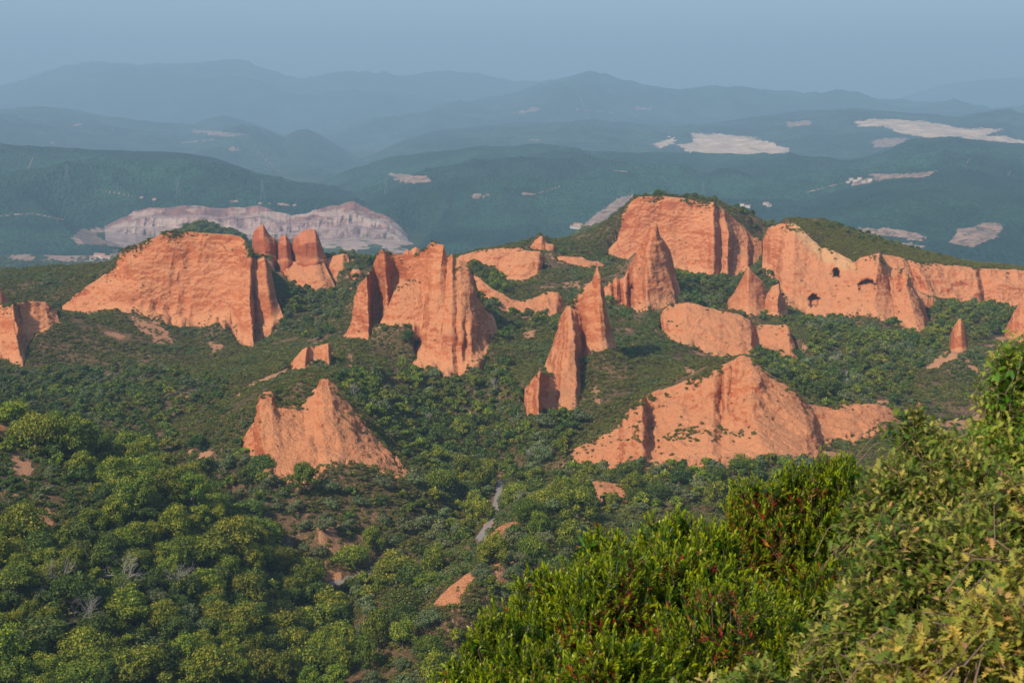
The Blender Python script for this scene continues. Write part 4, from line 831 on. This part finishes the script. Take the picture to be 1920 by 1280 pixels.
def rockfree(mask_px, mask_py, Y):                             # not inside a rock
    i = np.clip((mask_py / 4).astype(int), 0, ZH - 1); j = np.clip((mask_px / 4).astype(int), 0, ZW - 1)
    return zb[i, j]
KN = ['chestnut', 'oak', 'dark']
trees = []
EXPL = [
 (492,905,'dark',1.25,'large dark tree in front of the left end of the left foreground cliff'),
 (466,905,'dark',1.0,'dark tree left of the largest one by the left foreground cliff'),
 (515,890,'oak',.9,'small grey-green oak right of the dark trees by the left foreground cliff'), # single trees one can pick out: column, row of the foot, kind, scale, label
 (735,1098,'chestnut',1.0,'round yellow-green tree standing alone right of the dirt bend'),
 (655,1070,'chestnut',1.05,'large green chestnut behind the dirt bend at bottom centre'),
 (1552,745,'dark',1.15,'large round dark green tree on the slope behind the big gabled cliff'),
 (1235,372,'dark',.75,'tallest tree on the rim of the highest cliff'),
 (1258,372,'dark',.5,'small tree on the highest cliff just right of the tallest one'),
 (1200,378,'dark',.5,'small tree at the left corner of the highest cliff rim'),
 (175,524,'chestnut',.6,'small bright green tree behind the left shoulder of the broad left cliff'),
 (1180,905,'dark',1.0,'dark tree against the base of the big gabled cliff, left part'),
 (755,700,'chestnut',.75,'bright green round bush-like tree left of the central cliff talus'),
 (765,650,'dark',.7,'dark tree at the foot of the middle panel of the central cliff'),
 (372,850,'dark',.85,'dark round tree on the dirt shelf left of the left foreground cliff'),
 (610,1000,'oak',1.0,'dark-trunked oak above the small bare bank in the hollow'),
 (1025,575,'dark',.55,'lone tree at the right end of the low banded cliff'),
 (890,985,'chestnut',1.1,'big tree overhanging the left side of the pale gravel track'),
 (965,945,'chestnut',1.0,'round tree on the right bank of the pale gravel track'),
]
def ground_at(px, py, y0=240, y1=1110):                        # first ground hit on the ray through a pixel
    Ys = np.arange(y0, y1, 2.0); q = P(px, py, Ys); d = ground_z(q[:, 0], q[:, 1]) - q[:, 2]
    k_ = np.argmax(d > 0); 
    if d[k_] <= 0: k_ = np.argmin(np.abs(d))
    return q[k_, 0], Ys[k_], float(ground_z(q[k_:k_ + 1, 0], q[k_:k_ + 1, 1])[0])
for (px, py, kd, sc, lb) in EXPL:
    x, y, z = ground_at(px, py); trees.append((x, y, z, kd, sc, lb, None, True)); occupied.setdefault((int(x // 12), int(y // 12)), []).append((x, y, 7 * sc))
for poly, sp, sf, wts, reg in WOODS:
    sel = np.where(inpoly(jpx, jpy, poly) & (tdist > 9))[0]
    for i in sel[:20000]:
        x, y, z = cand[i]
        sc = sf * rng.uniform(.5, 1.0) * (1.35 if rng.random() < .25 else 1.1); rad = sp * (.55 + .45 * sc / sf)
        if not free(x, y, rad): continue
        occupied.setdefault((int(x // 12), int(y // 12)), []).append((x, y, rad))
        kd = KN[rng.choice(3, p=wts)]
        q = np.array([x, y, z + 5 * sc]); a, b = proj(q)
        if -40 < a < 1960 and b < 1330:
            zz_ = zb[int(np.clip(b / 4, 0, ZH - 1)), int(np.clip(a / 4, 0, ZW - 1))]
            vis = y < zz_ + 14
        else: vis = False
        trees.append((x, y, z, kd, sc, None, reg, vis))
vis_t = [t for t in trees if t[7]]; hid = [t for t in trees if not t[7]]
vis_t.sort(key=lambda t: -(1e6 if t[5] else t[4] / t[1] * 1000))
indiv, rest = vis_t[:300], vis_t[300:] + hid
print('trees', len(trees), 'visible', len(vis_t))
KW = {'chestnut': ('yellow-green leafy chestnut', 'chestnut_tree'), 'oak': ('grey-green holm oak', 'holm_oak'), 'dark': ('dark green broadleaf tree', 'broadleaf_tree')}
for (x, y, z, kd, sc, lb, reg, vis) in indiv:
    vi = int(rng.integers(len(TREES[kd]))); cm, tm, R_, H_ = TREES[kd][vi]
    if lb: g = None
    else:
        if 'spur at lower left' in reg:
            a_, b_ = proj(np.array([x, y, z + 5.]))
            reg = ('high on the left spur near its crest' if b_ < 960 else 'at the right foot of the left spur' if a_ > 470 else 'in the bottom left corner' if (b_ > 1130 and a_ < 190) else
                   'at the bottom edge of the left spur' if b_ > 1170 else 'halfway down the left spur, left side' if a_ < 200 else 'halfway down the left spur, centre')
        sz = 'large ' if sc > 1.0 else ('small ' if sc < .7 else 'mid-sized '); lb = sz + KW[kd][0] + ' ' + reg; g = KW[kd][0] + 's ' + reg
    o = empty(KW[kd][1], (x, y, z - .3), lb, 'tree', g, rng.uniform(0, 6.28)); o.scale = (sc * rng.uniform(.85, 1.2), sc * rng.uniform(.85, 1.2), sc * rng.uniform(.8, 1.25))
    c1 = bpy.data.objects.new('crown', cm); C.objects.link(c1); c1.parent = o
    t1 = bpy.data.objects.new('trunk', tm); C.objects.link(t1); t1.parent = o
# remaining trees of the woods, in one object
if rest:
    rp = np.array([(t[0], t[1], t[2] - .4) for t in rest]); rs = np.array([4.4 * t[4] for t in rest]); scatter('woodland', rp, rs, COL_trees, 5, [{'chestnut': (0, 4), 'dark': (1, 3), 'oak': (2, 2)}[t[3]][i % 2] for i, t in enumerate(rest)])

# heath shrubs
occ = np.array([(t[0], t[1], 4.2 * t[4]) for t in trees])
tg = {}
for i, (u_, v_, r_) in enumerate(occ): tg.setdefault((int(u_ // 8), int(v_ // 8)), []).append(i)
iz = (cpx > -150) & (cpx < 2070) & (tdist > 8) & (cpy > 300)
dens = .55 + .45 * fbm(cx_ / 18, cy_ / 18, 0 * cx_, 3, 310) - .5 * smooth(.05, .5, fbm(cx_ / 26, cy_ / 26, 0 * cx_, 4, 15))
isb = np.zeros(NC, bool)
for b_ in BARE: isb |= inpoly(jpx, jpy, b_)
isb |= linedist(cpx, cpy, [(440,748),(470,722),(520,702),(545,690),(600,672),(640,650)]) < 3
dens = np.where(isb, .08, dens); dens = np.where(cy_ < 300, dens * .8, dens)
keep = iz & (rng.random(NC) < dens * .75)
plat = inpoly(cpx, cpy, [(1470,405),(1560,418),(1700,462),(1800,484),(1960,495),(1960,512),(1800,500),(1650,476),(1600,490),(1540,462)]) & (cy_ > 940)
keep |= plat & (rng.random(NC) < .9)
hp = cand[keep]; hpl = plat[keep]; print('shrubs', len(hp))
hs = rng.uniform(.5, 1.1, len(hp)) * np.where(rng.random(len(hp)) < .12, 1.6, 1) * np.where(hpl, .8, 1.0)
insp = inpoly(cpx[keep], cpy[keep], [(-60,760),(100,790),(300,900),(520,1050),(660,1180),(640,1300),(-60,1300)])
gr = (insp & (rng.random(len(hp)) < .7)) | (vnoise(hp[:, 0] / 20, hp[:, 1] / 20, 0 * hp[:, 0], 320) + rng.normal(0, .35, len(hp)) > .45)
gr &= ~hpl
hp[:, 2] -= .15
scatter('heath_shrubs', hp[~gr & ~hpl], hs[~gr & ~hpl], COL_heath, 5)
scatter('green_shrubs', hp[gr], hs[gr] * 1.25, COL_green, 5)
scatter('plateau_broom', hp[hpl], hs[hpl], COL_broom, 4)
fp = np.concatenate(fringe_pts); fs_ = np.where(fp[:, 3] < .1, rng.uniform(.5, 1.35, len(fp)), rng.uniform(.35, .95, len(fp)))
scatter('cliff_shrubs', fp[:, :3] - np.array([0, -.2, .2]), fs_, COL_heath, 5); print('cliff shrubs', len(fp))
# trees of the two nearer forested hills and the valley floor
fpnts = []
for Wv in (w1, w2):
    q = Wv.reshape(-1, 3); idx = rng.choice(len(q), 9000); pq = q[idx] + rng.normal(0, 2.0, (9000, 3)) * np.array([1, 1, 0]); a, b = proj(pq)
    fpnts.append(pq[(a > -60) & (a < 1980)])
fpnts = np.concatenate(fpnts); fpnts[:, 2] -= .5
scatter('hillside_forest', fpnts, rng.uniform(2.0, 4.2, len(fpnts)), COL_trees, 5)
n = 16000; vy2 = rng.uniform(1700, 3300, n); vx2 = rng.uniform(-.42, .42, n) * vy2
cl = fbm(vx2 / 130, vy2 / 130, 0 * vx2, 3, 240) > -.15
vz2 = -345 + 9 * fbm(vx2 / 160, vy2 / 160, 0 * vx2, 4, 200); vp = np.stack([vx2, vy2, vz2 - .5], -1)[cl]
scatter('valley_trees', vp, rng.uniform(2.5, 5.5, len(vp)), COL_trees, 5)

# ------------------------------------------------------------------ foreground bushes
M_leafA = leafcol_mat('strawberry_tree_leaf', .3, .38, .4); M_leafO = leafcol_mat('oak_leaf', .35, .55, .25)
def frames(d, r):
    a = np.cross(d, r.normal(0, 1, d.shape)); a /= np.linalg.norm(a, axis=1, keepdims=True) + 1e-9; return a, np.cross(d, a)
def ell_leaf(base, d, up, L, Wd):
    """simple folded elliptic leaf: 8 verts, 3 quads each side collapsed"""
    s = np.cross(d, up); s /= np.linalg.norm(s, axis=1, keepdims=True) + 1e-9; nn = np.cross(s, d)
    L = L[:, None]; Wd = Wd[:, None]
    p = [base, base + d * L * .35 + s * Wd * .5 + nn * Wd * .12, base + d * L * .72 + s * Wd * .42 + nn * Wd * .1, base + d * L - nn * L * .06,
         base + d * L * .72 - s * Wd * .42 + nn * Wd * .1, base + d * L * .35 - s * Wd * .5 + nn * Wd * .12, base + d * L * .4, base + d * L * .74]
    V = np.stack(p, 1); n = len(base); o = (np.arange(n) * 8)[:, None]
    Q = np.concatenate([o + np.array([[0, 1, 6, 0]])[:, [0, 1, 6 - 4 + 0, 2]] * 0 + np.array([[6, 1, 2, 7]]), o + np.array([[6, 7, 4, 5]])])
    T = np.concatenate([o + np.array([[0, 1, 6]]), o + np.array([[0, 6, 5]]), o + np.array([[7, 2, 3]]), o + np.array([[7, 3, 4]])])
    return V.reshape(-1, 3), Q, T
OAK = [(0, .01), (.12, .03), (.24, .17), (.29, .045), (.43, .27), (.48, .06), (.64, .30), (.68, .07), (.84, .20), (.87, .06), (1.0, .02)]
def oak_leaf(base, d, up, L):
    s = np.cross(d, up); s /= np.linalg.norm(s, axis=1, keepdims=True) + 1e-9; nn = np.cross(s, d); L = L[:, None]
    k_ = len(OAK); mid = [base + d * L * t - nn * L * .18 * t * t for t, _ in OAK]
    p = list(mid)
    for (t, w_), mm in zip(OAK, mid): p.append(mm + s * L * w_ + nn * L * w_ * .25)
    for (t, w_), mm in zip(OAK, mid): p.append(mm - s * L * w_ + nn * L * w_ * .25)
    V = np.stack(p, 1); n = len(base); o = (np.arange(n) * 3 * k_)[:, None]; Q = []
    for i in range(k_ - 1):
        Q.append(o + np.array([[i, k_ + i, k_ + i + 1, i + 1]])); Q.append(o + np.array([[i, i + 1, 2 * k_ + i + 1, 2 * k_ + i]]))
    return V.reshape(-1, 3), np.concatenate(Q), None
def bush(name, label, cat, lobes, nshoot, kind, seed, group=None, colset=0):
    """lobes: (px, py, Y, rx, ry, rz) ellipsoid centres read from the picture, radii in metres"""
    r = np.random.default_rng(seed)
    L = []; MAIN = [(P(q_[0], q_[1], q_[2]), np.array(q_[3:]) * .8) for q_ in lobes]
    for a, b, Y, rx, ry, rz in lobes:
        c0 = P(a, b, Y); R0 = np.array([rx, ry, rz]); L.append((c0, R0 * .86))
        nsub = 7 if rx > .3 else 2
        for q_ in range(nsub):
            v0 = r.normal(0, 1, 3); v0 /= np.linalg.norm(v0); v0[1] = -abs(v0[1]) * .8; v0[2] = abs(v0[2]) if r.random() < .75 else v0[2]
            L.append((c0 + v0 * R0 * .68, R0 * r.uniform(.30, .48)))
    w8 = np.array([l[1][0] * l[1][2] for l in L]); w8 /= w8.sum()
    x0 = float(np.mean([l[0][0] for l in L])); y0 = float(np.mean([l[0][1] for l in L])); z0 = float(ground_z(np.array([x0]), np.array([y0]))[0])
    root = empty(name, (x0, y0, z0), label, cat, group); org = np.array([x0, y0, z0])
    tips = []; nrm = []
    for (c, rad), k_ in zip(L, (w8 * nshoot).astype(int)):
        v = r.normal(0, 1, (k_ * 3, 3)); v /= np.linalg.norm(v, axis=1, keepdims=True)
        v = v[(v[:, 2] > -.45)][:k_]; rr = np.where(r.random(len(v)) < .62, r.uniform(.9, 1.04, len(v)), r.uniform(.55, .9, len(v)))
        lump = 1 + .15 * vnoise(v[:, 0] * 4 + c[0], v[:, 1] * 4, v[:, 2] * 4, seed) + .09 * vnoise(v[:, 0] * 11 + c[0], v[:, 1] * 11, v[:, 2] * 11, seed)
        tips.append(c + v * rad * (rr * lump)[:, None]); nrm.append(v)
    tips = np.concatenate(tips); nrm = np.concatenate(nrm)
    ok = np.ones(len(tips), bool); tips = tips[ok]; nrm = nrm[ok]; ns = len(tips)
    up = np.array([0, 0, 1.])
    sd_dir = nrm * (.55 if kind == 'A' else .8) + up * (.75 if kind == 'A' else .35) + r.normal(0, .32, (ns, 3)); sd_dir /= np.linalg.norm(sd_dir, axis=1, keepdims=True)
    tb = TB()
    for c, rad in MAIN:                                           # main stems
        foot = np.array([c[0] + r.normal(0, .15), c[1] + r.normal(0, .15), float(ground_z(c[:1], c[1:2])[0]) - .2])
        for k_ in range(7):
            e = c + r.uniform(-.42, .42, 3) * rad - np.array([0, 0, .1]) * rad; mid = (foot + e) / 2 + r.normal(0, .08, 3); tb.seg(foot, mid, .022, .016, 6); tb.seg(mid, e, .016, .008, 5)
            for q_ in range(4): tb.seg(mid + (e - mid) * r.uniform(.3, .9), e + r.uniform(-.35, .35, 3) * rad, .007, .004, 4)
    SL = .17 if kind == 'A' else .32
    for i in range(ns):
        a = tips[i] - sd_dir[i] * SL; tb.seg(a, tips[i], .0035, .0018, 3)
        if i % 3 == 0: tb.seg(a - nrm[i] * .10 - up * .12, a, .0045, .003, 3)
    Vs = []; Qs = []; Ts = []; Cs = []; off = 0
    if kind == 'A': per = 22
    else: per = 13
    t = np.tile(np.linspace(0, 1, per), ns); si = np.repeat(np.arange(ns), per)
    d = sd_dir[si]; base = tips[si] - d * (SL * (1 - t))[:, None]
    A_, B_ = frames(sd_dir, r); ang = np.tile(np.arange(per) * 2.4, ns) + r.uniform(0, 6.28, ns)[si] + r.normal(0, .3, len(t))
    rad_ = A_[si] * np.cos(ang)[:, None] + B_[si] * np.sin(ang)[:, None]
    if kind == 'A':
        spread = (1.05 - .8 * t)[:, None]; ld = d + rad_ * spread + r.normal(0, .12, (len(t), 3)); ld /= np.linalg.norm(ld, axis=1, keepdims=True)
        Ln = r.uniform(.040, .068, len(t)) * (1.05 - .35 * t); Wd = Ln * r.uniform(.26, .36, len(t))
        V, Q, T = ell_leaf(base, ld, d + .01, Ln, Wd); nvl = 8
        g1, g2, g3 = np.array([.045, .135, .005]), np.array([.33, .38, .008]), np.array([.022, .07, .006])
        hue = np.clip(.12 + t * .8 + r.normal(0, .25, ns)[si] + r.normal(0, .12, len(t)), 0, 1)[:, None]
        col = g1 * (1 - hue) + g2 * hue; dk = (r.random(len(t)) < .15)[:, None]; col = np.where(dk, g3, col)
        redp = .012 + .38 * (t < .5) * (vnoise(base[:, 0] * 2.2, base[:, 1] * 2.2, base[:, 2] * 2.2, 9) > .30)
        rd = (r.random(len(t)) < redp)[:, None]; col = np.where(rd, np.where(r.random((len(t), 1)) < .35, np.array([.50, .22, .03]), np.array([.38, .035, .03])), col)
    else:
        ld = d * .85 + rad_ * .85 + up * .1 + r.normal(0, .2, (len(t), 3)); ld /= np.linalg.norm(ld, axis=1, keepdims=True)
        Ln = r.uniform(.045, .10, len(t)) * (1.1 - .45 * t); V, Q, T = oak_leaf(base, ld, up + r.normal(0, .25, (len(t), 3)), Ln); nvl = 3 * len(OAK)
        g1, g2, g3 = [(np.array([.045, .110, .010]), np.array([.20, .25, .030]), np.array([.46, .39, .08])), (np.array([.06, .16, .010]), np.array([.18, .30, .020]), np.array([.38, .37, .05])), (np.array([.12, .17, .02]), np.array([.36, .34, .05]), np.array([.62, .42, .08]))][colset]
        hue = np.clip(.35 + r.normal(0, .3, ns)[si] + r.normal(0, .15, len(t)) + .25 * t, 0, 1)[:, None]
        col = np.where(hue < .6, g1 * (1 - hue / .6) + g2 * hue / .6, g2 * (1 - (hue - .6) / .4) + g3 * (hue - .6) / .4)
        br_ = (r.random(len(t)) < .02)[:, None]; col = np.where(br_, np.array([.50, .27, .10]), col)
    m = mesh_np('leaves', V - org, Q, T); attrc(m, 'col', np.repeat(col, nvl, 0))
    link('leaves', m, M_leafA if kind == 'A' else M_leafO, root)
    tb.V = [v - org for v in tb.V]; link('branches', tb.mesh('branches'), M_twig, root)
    return root
bush('strawberry_tree_bush', 'glossy bright green bush with reddish leaves, filling the bottom centre', 'bush',
  [(1000,1330,9.0,.62,.6,.72), (1120,1230,9.6,.62,.7,.80), (1250,1180,10.2,.68,.8,.86), (900,1370,8.8,.40,.5,.52), (1150,1390,8.4,.75,.5,.7), (1380,1290,9.0,.75,.6,.85), (1060,1150,10.4,.25,.3,.45), (1300,1050,10.6,.35,.4,.45), (1125,1062,10.4,.27,.3,.34), (1240,1020,10.7,.26,.3,.30), (935,1225,9.2,.26,.3,.42), (1010,1140,9.8,.26,.3,.36), (850,1300,8.8,.16,.2,.26)], 8200, 'A', 11)
bush('strawberry_tree_bush', 'taller glossy green bush behind, with upright shoots against the gabled cliff', 'bush',
  [(1440,1080,12.4,.58,.7,.92), (1550,1050,12.6,.55,.7,.95), (1380,1090,12.2,.35,.5,.65), (1640,1120,12.3,.5,.6,.9), (1480,1230,11.8,.8,.6,.9), (1395,975,12.4,.26,.3,.48), (1560,950,12.6,.28,.3,.52), (1480,970,12.5,.26,.3,.50)], 6000, 'A', 12)
bush('oak_bush', 'bright green young oak reaching highest at the right edge', 'bush',
  [(1905,800,9.5,.36,.5,.62), (1850,900,9.3,.42,.5,.5), (1940,960,9.0,.5,.5,.7), (1960,720,9.6,.3,.3,.5)], 1900, 'O', 13, colset=1)
bush('oak_bush', 'grey-green oak sapling with a thin yellowish leading shoot', 'bush',
  [(1745,900,8.8,.38,.4,.42), (1700,1010,8.5,.48,.5,.5), (1715,800,8.9,.06,.06,.22), (1810,970,8.4,.45,.4,.5)], 1900, 'O', 14, colset=0)
bush('oak_bush', 'broad grey-green oak bush spreading over the right of the foreground', 'bush',
  [(1780,1150,7.2,.70,.6,.62), (1900,1100,7.0,.55,.5,.65), (1650,1220,7.4,.42,.5,.50), (1560,1270,7.5,.30,.4,.42), (1950,1280,6.5,.6,.5,.6)], 3400, 'O', 15, colset=0)
bush('oak_bush', 'yellowish oak sprigs nearest to the viewer at the bottom right corner', 'bush',
  [(1750,1300,5.2,.34,.4,.34), (1880,1270,5.0,.34,.4,.40), (1640,1370,5.2,.25,.3,.28), (1950,1150,5.4,.2,.3,.3)], 900, 'O', 16, colset=2)
bush('oak_bush', 'small pale oak sprig poking out at the bottom edge right of centre', 'bush',
  [(1340,1330,6.8,.16,.2,.2), (1420,1290,7.0,.14,.2,.2)], 200, 'O', 17, colset=0)

# ------------------------------------------------------------------ bare dead trees
def dead_tree(px, py, Hh, seed, label, grp=None):
    r = np.random.default_rng(seed); x, y, z = ground_at(px, py); t = TB()
    def grow(p, d, L, rad, dep):
        q = p + d * L; t.seg(p, q, rad, rad * .65, 4)
        if dep == 0: return
        for _ in range(3 if dep > 1 else 2):
            nd = d + r.normal(0, .55, 3) + np.array([0, 0, .12]); nd /= np.linalg.norm(nd); grow(q, nd, L * r.uniform(.6, .85), rad * .62, dep - 1)
    for _ in range(3):
        d0 = np.array([r.normal(0, .3), r.normal(0, .3), 1.]); d0 /= np.linalg.norm(d0); grow(np.array([0, 0, -.3]), d0, Hh * .34, .12, 4)
    o = link('dead_tree', t.mesh('dead_tree'), M_dead); o.location = (x, y, z); tag(o, label, 'dead tree', grp)
for a in ((120,1120,10,22,'grey leafless tree half hidden among the spur chestnuts'), (330,1130,10,23,'pale dead branches halfway down the spur'), (700,770,6,25,'small dead tree right of the left foreground cliff, lower one'), (165,1190,11,1,'bare grey dead tree in the wood at lower left, right one'), (225,1120,11,3,'pale dead branches sticking out of the crowns at lower left'),
          (665,745,7,4,'pale dead shrub right of the left foreground cliff top'), (930,735,7,5,'twisted white dead tree below the central cliff'), (1568,690,9,6,'thin white dead tree in the right-hand valley'), (800,800,7,7,'grey dead branches among the valley trees'),
          (545,1045,7,8,'pale bare tree above the dirt bend'), (1000,870,6,9,'dead twigs beside the gravel track'), (1340,890,6,10,'leafless grey tree at the foot of the gabled cliff')):
    dead_tree(*a)

# ------------------------------------------------------------------ far buildings and pylons
M_wall = plain('white_render', (.62, .56, .50)); M_roof = plain('tile_roof', (.40, .20, .13)); M_steel = plain('steel', (.22, .24, .25))
def boxv(x0, x1, y0, y1, z0, z1):
    V = np.array([(x0,y0,z0),(x1,y0,z0),(x1,y1,z0),(x0,y1,z0),(x0,y0,z1),(x1,y0,z1),(x1,y1,z1),(x0,y1,z1)], float)
    return V, np.array([(0,3,2,1),(4,5,6,7),(0,1,5,4),(1,2,6,5),(2,3,7,6),(3,0,4,7)])
deps = bpy.context.evaluated_depsgraph_get()
def hit(px, py):
    p = P(px, py, 1.0); d = Vector(p).normalized()
    bpy.context.view_layer.update()
    return scene.ray_cast(bpy.context.evaluated_depsgraph_get(), Vector(P(px, py, 1200.0)), d)[:2]
FAR = [o for o in scene.objects if o.name.split('.')[0] in ('valley_floor', 'hill', 'mountain', 'forested_hill')]
def far_hit(px, py):
    o0 = Vector(P(px, py, 1300.0)); d = Vector(P(px, py, 1.0)).normalized(); best = None
    for o in FAR:
        ok, loc, n_, i_ = o.ray_cast(o0, d)
        if ok and (best is None or loc.y < best.y): best = loc
    return best
def house(px, py, w_, d_, h_, label, grp):
    L_ = far_hit(px, py)
    if L_ is None: return
    o = empty('house', L_, label, 'house', grp, random.uniform(-.5, .5))
    w_, d_, h_ = w_ * .72, d_ * .8, h_ * .85; V, Q = boxv(-w_/2, w_/2, -d_/2, d_/2, -3, h_); link('wall', mesh_np('wall', V, Q, smooth_=False), M_wall, o)
    V = np.array([(-w_/2-.5,-d_/2-.5,h_),(w_/2+.5,-d_/2-.5,h_),(w_/2+.5,d_/2+.5,h_),(-w_/2-.5,d_/2+.5,h_),(-w_/2-.5,0,h_+w_*.16),(w_/2+.5,0,h_+w_*.16)], float)
    link('roof', mesh_np('roof', V, [(0,1,5,4),(2,3,4,5),(0,3,2,1)], [(0,4,3),(1,2,5)], smooth_=False), M_roof, o)
HS = [((1076,428,26,12,6),(1084,425,30,12,7),(1093,427,20,12,6),(1088,430,18,10,5)), ((1596,338,16,12,7),(1604,341,20,12,7),(1612,337,18,12,7),(1620,342,16,12,6),(1632,339,18,12,7),(1590,343,14,10,6)), ((1392,386,16,10,6),(1402,389,20,10,6),(1436,384,22,10,6),(1442,387,16,10,6)), ((188,483,40,14,7),(200,486,34,14,6),(176,487,24,12,6))]
RG = ['white house in the far valley just left of the highest cliff', 'pale village house on the far hillside at right', 'small white farmhouse beyond the rim of the highest cliff', 'long pale industrial shed in the left valley beside the quarry']
for grp_, rg in zip(HS, RG):
    for a in grp_: house(*a, rg, rg.replace('house', 'houses'))
def pylon(px, py, h_, label):
    L_ = far_hit(px, py)
    if L_ is None: return
    t = TB()
    for sx in (-1, 1):
        for sy in (-1, 1): t.seg((sx*h_*.1, sy*h_*.1, 0), (0, 0, h_), h_*.007, h_*.005, 4)
    for k_ in (.6, .75, .9): t.seg((-h_*.16, 0, h_*k_), (h_*.16, 0, h_*k_), h_*.006, h_*.006, 4)
    for k_ in range(6):
        z0 = h_*k_/6; w0 = h_*.1*(1-k_/6); z1 = h_*(k_+1)/6; w1_ = h_*.1*(1-(k_+1)/6); t.seg((-w0,-w0,z0),(w1_,-w1_,z1), h_*.0035, h_*.0035, 3); t.seg((w0,-w0,z0),(-w1_,-w1_,z1), h_*.0035, h_*.0035, 3)
    o = link('power_pylon', t.mesh('power_pylon'), M_steel); o.location = L_; tag(o, label, 'pylon', 'pylons on the far hills')
for a in ((126,341,50,'leftmost lattice pylon on the left hill'), (334,368,50,'lattice pylon above the middle of the quarry'), (493,374,55,'lattice pylon above the right half of the quarry'), (724,364,48,'lattice pylon on the hill right of the quarry'), (1318,372,48,'lattice pylon behind the rim of the highest cliff')): pylon(*a)

# ------------------------------------------------------------------ haze: one closed box of air
V, Q = boxv(-34000, 34000, -1800, 36500, -460, 1500)
hz = link('haze', mesh_np('haze', V, Q, smooth_=False)); hz['kind'] = 'stuff'
hm = bpy.data.materials.new('haze'); hm.use_nodes = True; hm.node_tree.nodes.clear(); ho = hm.node_tree.nodes.new('ShaderNodeOutputMaterial'); pv = hm.node_tree.nodes.new('ShaderNodeVolumePrincipled')
pv.inputs['Color'].default_value = (*HAZE_COL, 1); pv.inputs['Density'].default_value = HAZE_DENSITY; pv.inputs['Anisotropy'].default_value = 0.0
hm.node_tree.links.new(pv.outputs[0], ho.inputs['Volume']); hz.data.materials.append(hm)
